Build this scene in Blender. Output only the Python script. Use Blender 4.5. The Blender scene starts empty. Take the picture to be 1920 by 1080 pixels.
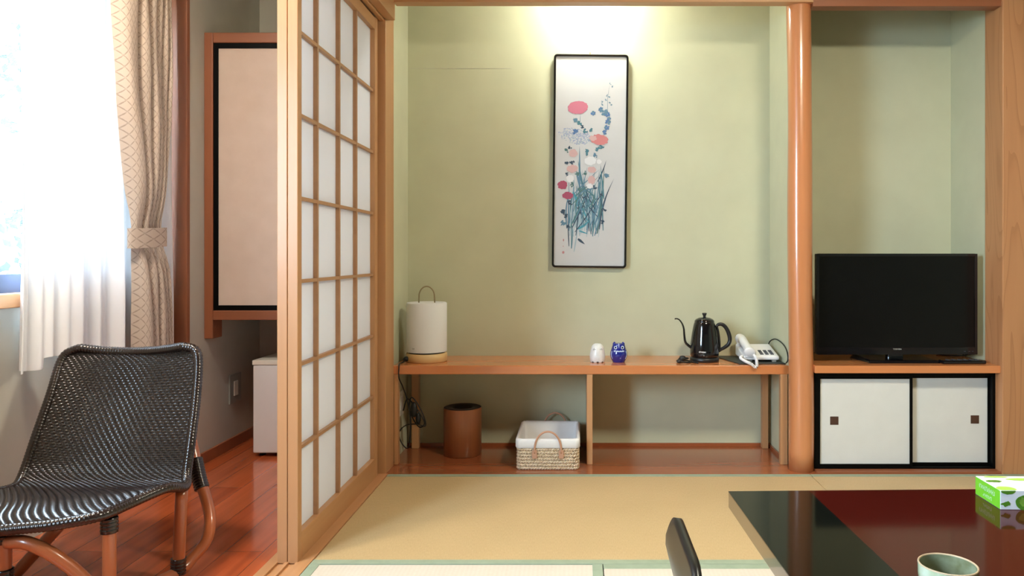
import bpy, bmesh, math, random
from mathutils import Vector, Matrix
S = bpy.context.scene
COL = S.collection
# ------------------------------------------------------------------ camera
F = 1400.0; VX = 1085.0; VY = 480.0; CH = 0.93
cam_d = bpy.data.cameras.new('camera'); cam = bpy.data.objects.new('camera', cam_d); COL.objects.link(cam)
cam.location = (0, 0, CH); cam.rotation_euler = (math.pi/2, 0, 0)
cam_d.sensor_width = 36; cam_d.lens = 36*F/1920
cam_d.shift_x = -(VX-960)/1920; cam_d.shift_y = -(540-VY)/1920
cam_d.clip_start = 0.02
S.camera = cam
S.view_settings.view_transform = 'Standard'; S.view_settings.look = 'None'
S.view_settings.gamma = 1; S.view_settings.use_curve_mapping = False
S.view_settings.exposure = 0.29
# ------------------------------------------------------------------ daylight
W = bpy.data.worlds.new('world'); S.world = W; W.use_nodes = True
bgn = W.node_tree.nodes['Background']; bgn.inputs[0].default_value = (0.60, 0.81, 1.0, 1); bgn.inputs[1].default_value = 50.0
LAMP_E = 155.0        # pendant lamp diffuser
ALC_E = 105.0         # alcove lamp globe
def portal(loc, rot, sx, sy):
    d = bpy.data.lights.new('window_portal', 'AREA'); d.shape = 'RECTANGLE'; d.size = sx; d.size_y = sy
    d.cycles.is_portal = True
    o = bpy.data.objects.new('window_portal', d); COL.objects.link(o); o.location = loc; o.rotation_euler = rot
portal((-1.93, 0.28, 1.43), (0, -math.pi/2, 0), 1.22, 1.1)
portal((-1.93, 2.625, 1.43), (0, -math.pi/2, 0), 1.22, 0.84)

def P(px, py, Y): return Vector(((px-VX)*Y/F, Y, CH-(py-VY)*Y/F))
# ------------------------------------------------------------------ materials
def mat(name, col, rough=0.6, metal=0, coat=0, spec=0.5, emis=None, es=0, coat_r=0.05):
    m = bpy.data.materials.new(name); m.use_nodes = True
    b = m.node_tree.nodes['Principled BSDF']
    b.inputs['Base Color'].default_value = (*col, 1); b.inputs['Roughness'].default_value = rough
    b.inputs['Metallic'].default_value = metal; b.inputs['Coat Weight'].default_value = coat
    b.inputs['Coat Roughness'].default_value = coat_r; b.inputs['Specular IOR Level'].default_value = spec
    if emis:
        b.inputs['Emission Color'].default_value = (*emis, 1); b.inputs['Emission Strength'].default_value = es
    return m
def nd(m, t, **kw):
    n = m.node_tree.nodes.new(t)
    for k, v in kw.items():
        if k in n.inputs: n.inputs[k].default_value = v
        else: setattr(n, k, v)
    return n
def lk(m, a, ao, b, bi): m.node_tree.links.new(a.outputs[ao], b.inputs[bi])
def ramp(m, stops):
    r = nd(m, 'ShaderNodeValToRGB'); cr = r.color_ramp
    cr.elements[0].position = stops[0][0]; cr.elements[0].color = (*stops[0][1], 1)
    cr.elements[1].position = stops[-1][0]; cr.elements[1].color = (*stops[-1][1], 1)
    for p, c in stops[1:-1]:
        e = cr.elements.new(p); e.color = (*c, 1)
    return r
def coords(m, scale, kind='Object', rot=(0, 0, 0)):
    t = nd(m, 'ShaderNodeTexCoord'); mp = nd(m, 'ShaderNodeMapping')
    mp.inputs['Scale'].default_value = scale; mp.inputs['Rotation'].default_value = rot
    lk(m, t, kind, mp, 'Vector'); return mp
def wood(name, a, b, axis, rough=0.4, coat=0.0, k=22, along=1.0, bump=0.05, cathedral=False):
    m = mat(name, a, rough, coat=coat, coat_r=0.12); bs = m.node_tree.nodes['Principled BSDF']
    sc = [k, k, k]; sc[axis] = along
    mp = coords(m, sc)
    n = nd(m, 'ShaderNodeTexNoise', Scale=1.0, Detail=5.0, Roughness=0.6, Distortion=0.4); lk(m, mp, 0, n, 'Vector')
    n2 = nd(m, 'ShaderNodeTexNoise', Scale=0.13, Detail=2.0); lk(m, mp, 0, n2, 'Vector')
    mid = tuple((x+y)/2 for x, y in zip(a, b))
    r = ramp(m, [(0.3, b), (0.5, mid), (0.72, a)]); 
    mx = nd(m, 'ShaderNodeMix', data_type='FLOAT'); mx.inputs[0].default_value = 0.45
    lk(m, n, 'Fac', mx, 2); lk(m, n2, 'Fac', mx, 3); src = mx
    if cathedral:
        sc2 = [5.5, 5.5, 5.5]; sc2[axis] = 0.75
        mp2 = coords(m, sc2)
        w = nd(m, 'ShaderNodeTexNoise', Scale=1.0, Detail=1.5, Distortion=0.6); lk(m, mp2, 0, w, 'Vector')
        mu = nd(m, 'ShaderNodeMath', operation='MULTIPLY'); mu.inputs[1].default_value = 15; lk(m, w, 'Fac', mu, 0)
        fr = nd(m, 'ShaderNodeMath', operation='FRACT'); lk(m, mu, 0, fr, 0)
        mx2 = nd(m, 'ShaderNodeMix', data_type='FLOAT'); mx2.inputs[0].default_value = 0.34
        pw = nd(m, 'ShaderNodeMath', operation='POWER'); pw.inputs[1].default_value = 7; lk(m, fr, 0, pw, 0)
        iv = nd(m, 'ShaderNodeMath', operation='SUBTRACT'); iv.inputs[0].default_value = 0.62; lk(m, pw, 0, iv, 1)
        lk(m, mx, 0, mx2, 2); lk(m, iv, 0, mx2, 3); src = mx2
    lk(m, src, 0, r, 'Fac'); lk(m, r, 'Color', bs, 'Base Color')
    bp = nd(m, 'ShaderNodeBump', Strength=bump, Distance=0.002); lk(m, n, 'Fac', bp, 'Height'); lk(m, bp, 0, bs, 'Normal')
    return m
def noisy(name, a, b, scale=8, rough=0.8, bump=0.1, bscale=300, **kw):
    m = mat(name, a, rough, **kw); bs = m.node_tree.nodes['Principled BSDF']
    mp = coords(m, (1, 1, 1))
    n = nd(m, 'ShaderNodeTexNoise', Scale=float(scale), Detail=4.0); lk(m, mp, 0, n, 'Vector')
    r = ramp(m, [(0.3, a), (0.7, b)]); lk(m, n, 'Fac', r, 'Fac'); lk(m, r, 'Color', bs, 'Base Color')
    n2 = nd(m, 'ShaderNodeTexNoise', Scale=float(bscale), Detail=3.0); lk(m, mp, 0, n2, 'Vector')
    bp = nd(m, 'ShaderNodeBump', Strength=bump, Distance=0.002); lk(m, n2, 'Fac', bp, 'Height'); lk(m, bp, 0, bs, 'Normal')
    return m
A1 = (0.55, 0.29, 0.135); A2 = (0.43, 0.208, 0.088)
M = {}
M['wood_z'] = wood('honey_wood_vertical', A1, A2, 2, 0.4, 0.1)
M['wood_x'] = wood('honey_wood_cross', A1, A2, 0, 0.4, 0.1)
M['wood_y'] = wood('honey_wood_depth', A1, A2, 1, 0.4, 0.1)
M['wood_lat'] = wood('lattice_wood', (0.46, 0.25, 0.13), (0.36, 0.18, 0.09), 1, 0.45, 0.05)
M['pillar'] = wood('pillar_wood', (0.52, 0.255, 0.115), (0.38, 0.17, 0.072), 2, 0.45, 0.05, k=16, cathedral=True)
M['log'] = wood('polished_log', (0.60, 0.25, 0.105), (0.46, 0.165, 0.06), 2, 0.28, 0.7, k=14, along=0.7, bump=0.1)
M['redwood_z'] = wood('reddish_wood_vertical', (0.33, 0.115, 0.05), (0.24, 0.075, 0.03), 2, 0.45, 0.05)
M['redwood_x'] = wood('reddish_wood_cross', (0.30, 0.105, 0.045), (0.22, 0.068, 0.027), 0, 0.45, 0.05)
M['shelf'] = wood('shelf_board', (0.66, 0.25, 0.09), (0.50, 0.165, 0.05), 0, 0.25, 0.4, k=18)
M['alcove_floor'] = wood('alcove_board', (0.40, 0.12, 0.045), (0.27, 0.07, 0.025), 0, 0.2, 0.5, k=16)
def floor_boards():
    m = mat('corridor_floorboards', (0.35, 0.08, 0.03), 0.2, coat=0.4, coat_r=0.08); bs = m.node_tree.nodes['Principled BSDF']
    mp = coords(m, (1, 1, 1), rot=(0, 0, math.pi/2))
    br = nd(m, 'ShaderNodeTexBrick'); br.inputs['Scale'].default_value = 1.0
    br.inputs['Brick Width'].default_value = 1.3; br.inputs['Row Height'].default_value = 0.12
    br.inputs['Mortar Size'].default_value = 0.0012; br.inputs['Color1'].default_value = (0.44, 0.085, 0.025, 1)
    br.inputs['Color2'].default_value = (0.56, 0.125, 0.04, 1); br.inputs['Mortar'].default_value = (0.22, 0.045, 0.015, 1)
    lk(m, mp, 0, br, 'Vector')
    mp2 = coords(m, (28, 1.3, 1)); n = nd(m, 'ShaderNodeTexNoise', Scale=1.0, Detail=5.0); lk(m, mp2, 0, n, 'Vector')
    r = ramp(m, [(0.3, (0.7, 0.7, 0.7)), (0.7, (1.15, 1.15, 1.15))]); lk(m, n, 'Fac', r, 'Fac')
    mx = nd(m, 'ShaderNodeMix', data_type='RGBA', blend_type='MULTIPLY'); mx.inputs[0].default_value = 1
    lk(m, br, 'Color', mx, 6); lk(m, r, 'Color', mx, 7); lk(m, mx, 2, bs, 'Base Color'); return m
M['floor'] = floor_boards()
M['wall'] = noisy('sand_green_plaster', (0.50, 0.497, 0.345), (0.54, 0.537, 0.375), 6, 0.9, 0.12, 420)
M['wall_grey'] = noisy('pale_grey_green_plaster', (0.50, 0.48, 0.41), (0.54, 0.52, 0.45), 6, 0.9, 0.12, 420)
M['ceiling'] = wood('ceiling_board', (0.30, 0.19, 0.11), (0.24, 0.15, 0.08), 0, 0.6)
def tatami(name, a, b, along_x):
    m = mat(name, a, 0.62); bs = m.node_tree.nodes['Principled BSDF']
    mp = coords(m, (1, 1, 1))
    w = nd(m, 'ShaderNodeTexWave', Scale=24.0, Distortion=0.3); w.bands_direction = 'Y' if along_x else 'X'; lk(m, mp, 0, w, 'Vector')
    mp2 = coords(m, (60, 420, 1) if not along_x else (420, 60, 1))
    n = nd(m, 'ShaderNodeTexNoise', Scale=1.0, Detail=3.0); lk(m, mp2, 0, n, 'Vector')
    n3 = nd(m, 'ShaderNodeTexNoise', Scale=4.0, Detail=3.0); lk(m, mp, 0, n3, 'Vector')
    m1 = nd(m, 'ShaderNodeMix', data_type='FLOAT'); m1.inputs[0].default_value = 0.86; lk(m, w, 'Fac', m1, 2); lk(m, n, 'Fac', m1, 3)
    m2 = nd(m, 'ShaderNodeMix', data_type='FLOAT'); m2.inputs[0].default_value = 0.25; lk(m, m1, 0, m2, 2); lk(m, n3, 'Fac', m2, 3)
    r = ramp(m, [(0.25, b), (0.75, a)]); lk(m, m2, 0, r, 'Fac'); lk(m, r, 'Color', bs, 'Base Color')
    bp = nd(m, 'ShaderNodeBump', Strength=0.25, Distance=0.001); lk(m, m1, 0, bp, 'Height'); lk(m, bp, 0, bs, 'Normal')
    bs.inputs['Sheen Weight'].default_value = 0.1
    return m
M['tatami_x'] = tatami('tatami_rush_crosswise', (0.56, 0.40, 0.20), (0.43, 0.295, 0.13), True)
M['tatami_y_lit'] = tatami('tatami_rush_lengthwise_lit', (0.66, 0.585, 0.49), (0.56, 0.49, 0.395), False)  # near mats: stronger light and rush sheen painted into a paler colour
M['heri'] = noisy('green_cloth_border', (0.27, 0.33, 0.235), (0.31, 0.37, 0.27), 30, 0.8, 0.2, 900)
def cloth_mix(name, col, tr_w, tl_w, rough=0.9):
    m = bpy.data.materials.new(name); m.use_nodes = True; nt = m.node_tree; nt.nodes.clear()
    out = nd(m, 'ShaderNodeOutputMaterial'); d = nd(m, 'ShaderNodeBsdfDiffuse'); d.inputs[0].default_value = (*col, 1)
    t = nd(m, 'ShaderNodeBsdfTranslucent'); t.inputs[0].default_value = (*col, 1)
    x = nd(m, 'ShaderNodeMixShader'); x.inputs[0].default_value = tl_w; lk(m, d, 0, x, 1); lk(m, t, 0, x, 2); last = x
    if tr_w > 0:
        tr = nd(m, 'ShaderNodeBsdfTransparent'); y = nd(m, 'ShaderNodeMixShader'); y.inputs[0].default_value = tr_w
        lk(m, x, 0, y, 1); lk(m, tr, 0, y, 2); last = y
    lk(m, last, 0, out, 0); return m
M['sheer'] = cloth_mix('sheer_voile', (0.92, 0.92, 0.94), 0.003, 0.022)
M['paper'] = cloth_mix('shoji_paper', (0.95, 0.96, 1.0), 0.0, 0.5)
M['fusuma'] = noisy('cream_door_paper', (0.64, 0.64, 0.61), (0.67, 0.67, 0.64), 12, 0.85, 0.1, 200)
M['fusuma_pink'] = noisy('beige_door_paper', (0.58, 0.45, 0.37), (0.62, 0.49, 0.41), 12, 0.85, 0.1, 200)
M['black_lacquer'] = mat('black_lacquer_trim', (0.002, 0.002, 0.002), 0.45, spec=0.1)
M['pull'] = mat('brown_pull', (0.07, 0.03, 0.018), 0.5)
M['black_gloss'] = mat('glossy_black', (0.004, 0.004, 0.0055), 0.1, coat=0.4)
M['black_plastic'] = mat('black_plastic', (0.010, 0.010, 0.011), 0.35)
M['zaisu'] = mat('satin_black_lacquer', (0.006, 0.006, 0.006), 0.32, spec=0.35)
M['screen'] = mat('tv_screen', (0.003, 0.003, 0.003), 0.22, spec=0.3)
M['rubber'] = mat('black_cable', (0.008, 0.008, 0.008), 0.5)
M['white_plastic'] = mat('white_plastic', (0.80, 0.79, 0.80), 0.35)
M['white_metal'] = noisy('white_enamel', (0.74, 0.73, 0.75), (0.76, 0.75, 0.77), 5, 0.4, 0.02)
M['offwhite'] = mat('offwhite_plastic', (0.75, 0.71, 0.63), 0.4)
M['greyplate'] = mat('grey_plate', (0.30, 0.30, 0.27), 0.4)
M['key'] = mat('dark_key', (0.06, 0.065, 0.08), 0.4)
M['lampshade'] = cloth_mix('lampshade_paper', (0.82, 0.81, 0.80), 0.0, 0.2)
M['lampwood'] = wood('pale_wood_base', (0.72, 0.50, 0.24), (0.62, 0.41, 0.18), 0, 0.5)
M['brass'] = mat('dull_brass_wire', (0.35, 0.28, 0.17), 0.35, metal=0.9)
M['binwood'] = wood('walnut_veneer', (0.30, 0.10, 0.035), (0.18, 0.055, 0.018), 2, 0.35, 0.2, k=40)
M['dark_hole'] = mat('dark_bin_liner', (0.012, 0.009, 0.008), 0.6)
def basket():
    m = mat('woven_rush', (0.6, 0.5, 0.33), 0.7); bs = m.node_tree.nodes['Principled BSDF']
    mp = coords(m, (1, 1, 1)); n = nd(m, 'ShaderNodeTexNoise', Scale=130.0, Detail=3.0); lk(m, mp, 0, n, 'Vector')
    r = ramp(m, [(0.3, (0.40, 0.27, 0.14)), (0.5, (0.70, 0.54, 0.37)), (0.75, (0.82, 0.70, 0.54))]); lk(m, n, 'Fac', r, 'Fac'); lk(m, r, 'Color', bs, 'Base Color')
    return m
M['rush'] = basket()
M['linen'] = noisy('white_linen', (0.78, 0.76, 0.75), (0.82, 0.80, 0.79), 20, 0.9, 0.2, 600)
M['leather'] = mat('tan_leather', (0.56, 0.30, 0.19), 0.5)
M['rattan_pole'] = wood('rattan_pole', (0.44, 0.13, 0.045), (0.30, 0.075, 0.025), 2, 0.3, 0.4, k=30)
M['weave'] = mat('dark_brown_weave', (0.015, 0.008, 0.0065), 0.22, coat=0.25, coat_r=0.15, spec=0.6)
M['weave_back'] = mat('dark_weave_ground', (0.009, 0.006, 0.005), 0.5)
M['ceramic_white'] = noisy('speckled_white_glaze', (0.72, 0.70, 0.68), (0.80, 0.79, 0.78), 60, 0.3, 0.2, 80, coat=0.3)
M['ceramic_blue'] = mat('cobalt_glaze', (0.010, 0.018, 0.22), 0.12, coat=0.6)
M['owl_mark'] = mat('dark_glaze', (0.03, 0.03, 0.035), 0.4)
M['owl_grey'] = mat('grey_glaze', (0.42, 0.41, 0.42), 0.5)
M['owl_light'] = mat('pale_blue_glaze', (0.62, 0.72, 0.90), 0.2)
M['table_black'] = mat('black_lacquer_top', (0.004, 0.005, 0.004), 0.06, spec=0.13)
M['table_red'] = noisy('dark_red_lacquer_top', (0.040, 0.0045, 0.003), (0.046, 0.005, 0.0035), 4, 0.07, 0.0, 50, spec=0.16)
M['table_edge'] = mat('lacquered_edge', (0.10, 0.06, 0.03), 0.12, coat=0.6)
def celadon(name='celadon_glaze', f=1.0):
    m = mat(name, (0.45, 0.5, 0.35), 0.18, coat=0.5); bs = m.node_tree.nodes['Principled BSDF']
    mp = coords(m, (1, 1, 1)); n = nd(m, 'ShaderNodeTexNoise', Scale=22.0, Detail=4.0); lk(m, mp, 0, n, 'Vector')
    r = ramp(m, [(p_, tuple(q_*f for q_ in c_)) for p_, c_ in [(0.35, (0.30, 0.31, 0.16)), (0.5, (0.45, 0.50, 0.32)), (0.7, (0.58, 0.63, 0.50))]]); lk(m, n, 'Fac', r, 'Fac'); lk(m, r, 'Color', bs, 'Base Color'); return m
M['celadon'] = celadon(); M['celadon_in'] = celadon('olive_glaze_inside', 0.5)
M['celadon_rim'] = mat('unglazed_rim', (0.45, 0.34, 0.22), 0.5)
M['box_white'] = mat('printed_card_white', (0.80, 0.82, 0.86), 0.4)
M['box_green'] = mat('printed_card_green', (0.20, 0.62, 0.03), 0.4)
M['box_leaf'] = mat('printed_leaf_green', (0.09, 0.25, 0.02), 0.4)
M['box_lime'] = mat('printed_lime', (0.38, 0.70, 0.10), 0.4)
M['box_pale'] = mat('printed_pale_letters', (0.62, 0.86, 0.60), 0.4)
M['sash'] = mat('blue_grey_sash', (0.03, 0.036, 0.062), 0.6, spec=0.2)
M['glass'] = None
def glassm():
    m = bpy.data.materials.new('window_glass'); m.use_nodes = True; m.node_tree.nodes.clear()
    out = nd(m, 'ShaderNodeOutputMaterial'); t = nd(m, 'ShaderNodeBsdfTransparent'); g = nd(m, 'ShaderNodeBsdfGlossy'); g.inputs['Roughness'].default_value = 0.02
    x = nd(m, 'ShaderNodeMixShader'); x.inputs[0].default_value = 0.05; lk(m, t, 0, x, 1); lk(m, g, 0, x, 2); lk(m, x, 0, out, 0); return m
M['glass'] = glassm()
M['leaf'] = mat('garden_leaf', (0.010, 0.0145, 0.015), 0.9, spec=0.0)
M['bark'] = mat('garden_bark', (0.20, 0.15, 0.10), 0.8)
M['lamp_glow'] = mat('lamp_diffuser', (0.9, 0.9, 0.9), 0.5, emis=(1.0, 0.95, 0.76), es=LAMP_E)
M['corr_glow'] = mat('corridor_lamp_diffuser', (0.9, 0.9, 0.9), 0.5, emis=(1.0, 0.90, 0.76), es=165.0)
M['alcove_glow'] = mat('alcove_globe', (0.9, 0.9, 0.9), 0.5, emis=(0.96, 1.0, 0.95), es=ALC_E)
M['matblack'] = noisy('black_desk_mat', (0.012, 0.014, 0.012), (0.03, 0.034, 0.028), 40, 0.5, 0.3, 200)
def drape():
    m = cloth_mix('trellis_drape', (0.66, 0.58, 0.50), 0.0, 0.02); nt = m.node_tree
    uv = nd(m, 'ShaderNodeTexCoord'); sp = nd(m, 'ShaderNodeSeparateXYZ'); lk(m, uv, 'UV', sp, 0)
    K = 2*math.pi/0.052
    def c(o, k):
        a = nd(m, 'ShaderNodeMath', operation='MULTIPLY'); a.inputs[1].default_value = k; lk(m, sp, o, a, 0)
        b = nd(m, 'ShaderNodeMath', operation='COSINE'); lk(m, a, 0, b, 0); return b
    a = c(0, K); b = c(1, K*1.28)
    s = nd(m, 'ShaderNodeMath', operation='ADD'); lk(m, a, 0, s, 0); lk(m, b, 0, s, 1)
    ab = nd(m, 'ShaderNodeMath', operation='ABSOLUTE'); lk(m, s, 0, ab, 0)
    a2 = c(0, K*2); b2 = c(1, K*2.56)
    s2 = nd(m, 'ShaderNodeMath', operation='ADD'); lk(m, a2, 0, s2, 0); lk(m, b2, 0, s2, 1)
    m3 = nd(m, 'ShaderNodeMath', operation='MULTIPLY'); m3.inputs[1].default_value = 0.10; lk(m, s2, 0, m3, 0)
    s3 = nd(m, 'ShaderNodeMath', operation='ADD'); lk(m, ab, 0, s3, 0); lk(m, m3, 0, s3, 1)
    n = nd(m, 'ShaderNodeTexNoise', Scale=160.0, Detail=2.0); lk(m, uv, 'UV', n, 'Vector')
    m4 = nd(m, 'ShaderNodeMath', operation='MULTIPLY'); m4.inputs[1].default_value = 0.5; lk(m, n, 'Fac', m4, 0)
    s4 = nd(m, 'ShaderNodeMath', operation='ADD'); lk(m, s3, 0, s4, 0); lk(m, m4, 0, s4, 1)
    r = ramp(m, [(0.34, (0.40, 0.31, 0.25)), (0.62, (0.62, 0.51, 0.42))]); lk(m, s4, 0, r, 'Fac')
    for x in nt.nodes:
        if x.type in ('BSDF_DIFFUSE', 'BSDF_TRANSLUCENT'): lk(m, r, 'Color', x, 0)
    return m
M['drape'] = drape()

# ------------------------------------------------------------------ mesh helpers
class MB:
    def __init__(s): s.v = []; s.f = []; s.mi = []; s.sm = []; s.uv = None
    def add(s, vs, fs, mi=0, smooth=False):
        o = len(s.v); s.v += [Vector(v) for v in vs]; s.f += [[i+o for i in f] for f in fs]; s.mi += [mi]*len(fs); s.sm += [smooth]*len(fs); return s
    def box(s, x0, x1, y0, y1, z0, z1, mi=0, bev=0.0):
        b = bmesh.new(); bmesh.ops.create_cube(b, size=1)
        for v in b.verts: v.co = Vector((x0+(v.co.x+.5)*(x1-x0), y0+(v.co.y+.5)*(y1-y0), z0+(v.co.z+.5)*(z1-z0)))
        if bev > 0: bmesh.ops.bevel(b, geom=b.edges[:], offset=bev, segments=2, affect='EDGES', profile=0.5)
        b.normal_update()
        s.add([v.co.copy() for v in b.verts], [[v.index for v in f.verts] for f in b.faces], mi, False); b.free(); return s
    def tube(s, pts, r, n=10, mi=0, sub=6, cap=True, smooth=True, flat=None):
        pts = [Vector(p) for p in pts]
        path = cr(pts, sub) if sub > 1 else pts
        rf = r if callable(r) else (lambda t: r)
        L = len(path); rings = []; up = None
        for i, p in enumerate(path):
            t = (path[min(i+1, L-1)]-path[max(i-1, 0)]).normalized()
            if up is None: up = t.orthogonal().normalized()
            up = (up-t*up.dot(t)).normalized(); sd = t.cross(up); rr = rf(i/max(1, L-1))
            rings.append([p+(up*math.cos(a)*rr+sd*math.sin(a)*rr*(flat or 1)) for a in [2*math.pi*k/n for k in range(n)]])
        vs = [v for g in rings for v in g]; fs = []
        for i in range(L-1):
            for k in range(n): fs.append([i*n+k, i*n+(k+1) % n, (i+1)*n+(k+1) % n, (i+1)*n+k])
        if cap: fs += [list(range(n))[::-1], [(L-1)*n+k for k in range(n)]]
        return s.add(vs, fs, mi, smooth)
    def lathe(s, prof, c, n=40, mi=0, smooth=True, cap=False, sx=1, sy=1):
        vs = []; fs = []; c = Vector(c)
        for r, z in prof:
            for k in range(n):
                a = 2*math.pi*k/n; vs.append(c+Vector((r*math.cos(a)*sx, r*math.sin(a)*sy, z)))
        for i in range(len(prof)-1):
            for k in range(n): fs.append([i*n+k, i*n+(k+1) % n, (i+1)*n+(k+1) % n, (i+1)*n+k])
        if cap: fs += [list(range(n))[::-1], [(len(prof)-1)*n+k for k in range(n)]]
        return s.add(vs, fs, mi, smooth)
    def ball(s, c, r, mi=0, n=16):
        c = Vector(c); r = Vector(r) if not isinstance(r, (int, float)) else Vector((r, r, r)); h = n//2; vs = []; fs = []
        for i in range(h+1):
            ph = math.pi*i/h
            for k in range(n):
                a = 2*math.pi*k/n; vs.append(c+Vector((r.x*math.sin(ph)*math.cos(a), r.y*math.sin(ph)*math.sin(a), -r.z*math.cos(ph))))
        for i in range(h):
            for k in range(n): fs.append([i*n+k, i*n+(k+1) % n, (i+1)*n+(k+1) % n, (i+1)*n+k])
        return s.add(vs, fs, mi, True)
    def xf(s, mt): s.v = [mt @ v for v in s.v]; return s
    def obj(s, name, m, parent=None, bevel=0, solid=0, subsurf=0):
        ms = m if isinstance(m, (list, tuple)) else [m]
        if parent is not None: org = Vector(parent.get('_org', (0, 0, 0)))
        else:
            lo = [min(v[i] for v in s.v) for i in range(3)]; hi = [max(v[i] for v in s.v) for i in range(3)]
            org = Vector(((lo[0]+hi[0])/2, (lo[1]+hi[1])/2, lo[2]))
        me = bpy.data.meshes.new(name); me.from_pydata([tuple(v-org) for v in s.v], [], s.f)
        for x in ms: me.materials.append(M[x] if isinstance(x, str) else x)
        me.polygons.foreach_set('material_index', s.mi); me.polygons.foreach_set('use_smooth', s.sm)
        if s.uv:
            ul = me.uv_layers.new(name='UVMap')
            for l in me.loops: ul.data[l.index].uv = s.uv[l.vertex_index]
        b = bmesh.new(); b.from_mesh(me); bmesh.ops.remove_doubles(b, verts=b.verts, dist=1e-6) if not s.uv else None
        if not solid and not s.uv: bmesh.ops.recalc_face_normals(b, faces=b.faces)
        b.to_mesh(me); b.free(); me.update()
        o = bpy.data.objects.new(name, me); COL.objects.link(o)
        if parent is not None: o.parent = parent
        else: o.location = org
        o['_org'] = tuple(org)
        if solid:
            q = o.modifiers.new('solid', 'SOLIDIFY'); q.thickness = solid; q.offset = 0
        if bevel:
            q = o.modifiers.new('bevel', 'BEVEL'); q.width = bevel; q.segments = 2; q.limit_method = 'ANGLE'
        if subsurf:
            q = o.modifiers.new('sub', 'SUBSURF'); q.levels = q.render_levels = subsurf
        return o
def cr(p, sub):
    if len(p) < 2: return p
    out = []; q = [2*p[0]-p[1]]+p+[2*p[-1]-p[-2]]
    for i in range(1, len(q)-2):
        for k in range(sub):
            t = k/sub; a, b, c, d = q[i-1], q[i], q[i+1], q[i+2]
            out.append(0.5*((2*b)+(c-a)*t+(2*a-5*b+4*c-d)*t*t+(3*b-a-3*c+d)*t**3))
    out.append(p[-1]); return out
def interp(tab, x):
    if x <= tab[0][0]: return tab[0][1]
    for (a, va), (b, vb) in zip(tab, tab[1:]):
        if x <= b: return va+(vb-va)*(x-a)/(b-a)
    return tab[-1][1]
def thing(name, label, cat, loc, group=None):
    o = bpy.data.objects.new(name, None); COL.objects.link(o); o.location = loc; o.empty_display_size = 0.05
    o['label'] = label; o['category'] = cat; o['_org'] = tuple(loc)
    if group: o['group'] = group
    return o
def tag(o, label, cat, group=None, kind=None):
    o['label'] = label; o['category'] = cat
    if group: o['group'] = group
    if kind: o['kind'] = kind
    return o
def struct(o, label=None):
    o['kind'] = 'structure'
    if label: o['label'] = label
    return o
def box1(x0, x1, y0, y1, z0, z1, name, m, parent=None, bevel=0.0015): return MB().box(x0, x1, y0, y1, z0, z1).obj(name, m, parent, bevel=bevel)
def text(body, size, loc, rot, m, parent, name='lettering', sx=1.0, bold=0.0):
    c = bpy.data.curves.new(name, 'FONT'); c.body = body; c.size = size; c.align_x = 'CENTER'; c.align_y = 'CENTER'; c.extrude = 0.0002; c.offset = bold
    c.materials.append(M[m] if isinstance(m, str) else m)
    o = bpy.data.objects.new(name, c); COL.objects.link(o); o.parent = parent
    o.location = Vector(loc)-Vector(parent.get('_org', (0, 0, 0))); o.rotation_euler = rot; o.scale = (sx, 1, 1)
    bpy.context.view_layer.update(); me = bpy.data.meshes.new_from_object(o.evaluated_get(bpy.context.evaluated_depsgraph_get()))
    q = bpy.data.objects.new(name, me); COL.objects.link(q); q.parent = parent; q.location = o.location; q.rotation_euler = o.rotation_euler; q.scale = o.scale
    if not me.materials: me.materials.append(M[m] if isinstance(m, str) else m)
    bpy.data.objects.remove(o); bpy.data.curves.remove(c); return q

# ================================================================== SETTING
YF, YB = 3.18, 3.657          # front and back plane of the alcoves
XL, XR = -0.836, 0.935        # alcove side walls
NX = 1.823                    # right wall of the television niche
CZ = 2.42
# floors
struct(box1(-2.0, -0.944, -4.5, 4.0, -0.06, 0.0, 'floor', 'floor', bevel=0), 'glossy reddish brown floorboards of the window corridor')
struct(box1(XL, 2.0, YF, YB+0.02, -0.06, 0.001, 'floor_alcove', 'alcove_floor', bevel=0), 'polished reddish board floor of the alcove')
struct(box1(-0.812, 4.0, -4.5, YF, -0.08, -0.045, 'floor_base', 'wood_x', bevel=0), 'base boards under the straw mats')
struct(box1(-2.1, 4.1, -4.6, 4.1, CZ, CZ+0.05, 'ceiling', 'ceiling', bevel=0), 'pale boarded ceiling')
# walls
w = MB()
w.box(-1.92, -1.80, -4.5, 3.22, -0.05, 0.80).box(-1.92, -1.80, -4.5, 3.22, 2.06, CZ).box(-1.92, -1.80, -4.5, -0.25, 0.80, 2.06).box(-1.92, -1.80, 3.03, 3.22, 0.80, 2.06).box(-1.92, -1.80, 0.80, 2.22, 0.80, 2.06)
struct(w.obj('wall_left', 'wall_grey'), 'pale wall around and below the curtained window')
struct(MB().box(-1.80, -1.684, 3.23, 4.06, -0.02, CZ).obj('wall_far_left', 'wall_grey'), 'pale grey wall beside the hanging cupboard')
struct(MB().box(-1.684, -0.95, 3.94, 4.06, -0.02, CZ).obj('wall_corridor_back', 'wall_grey'), 'shaded wall behind the small refrigerator')
struct(MB().box(-0.95, XL, 3.32, 3.94, -0.02, CZ).obj('wall_alcove_left', 'wall'), 'narrow green side wall at left of the alcove')
struct(MB().box(XL, NX, YB, YB+0.1, -0.02, CZ).obj('wall_back', 'wall'), 'sand green back wall of the alcove')
struct(MB().box(XR, 1.0, 3.30, YB, -0.02, CZ).obj('wall_divider', 'wall'), 'green wall between alcove and television niche')
struct(MB().box(NX, NX+0.1, 3.32, YB, -0.02, CZ).obj('wall_niche_right', 'wall'), 'green right side wall of the television niche')
struct(MB().box(2.3, 4.0, 3.20, 3.32, -0.02, CZ).obj('wall_right_front', 'wall'))
struct(MB().box(4.0, 4.1, -4.5, 3.3, -0.05, CZ).obj('wall_right', 'wall'))
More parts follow.
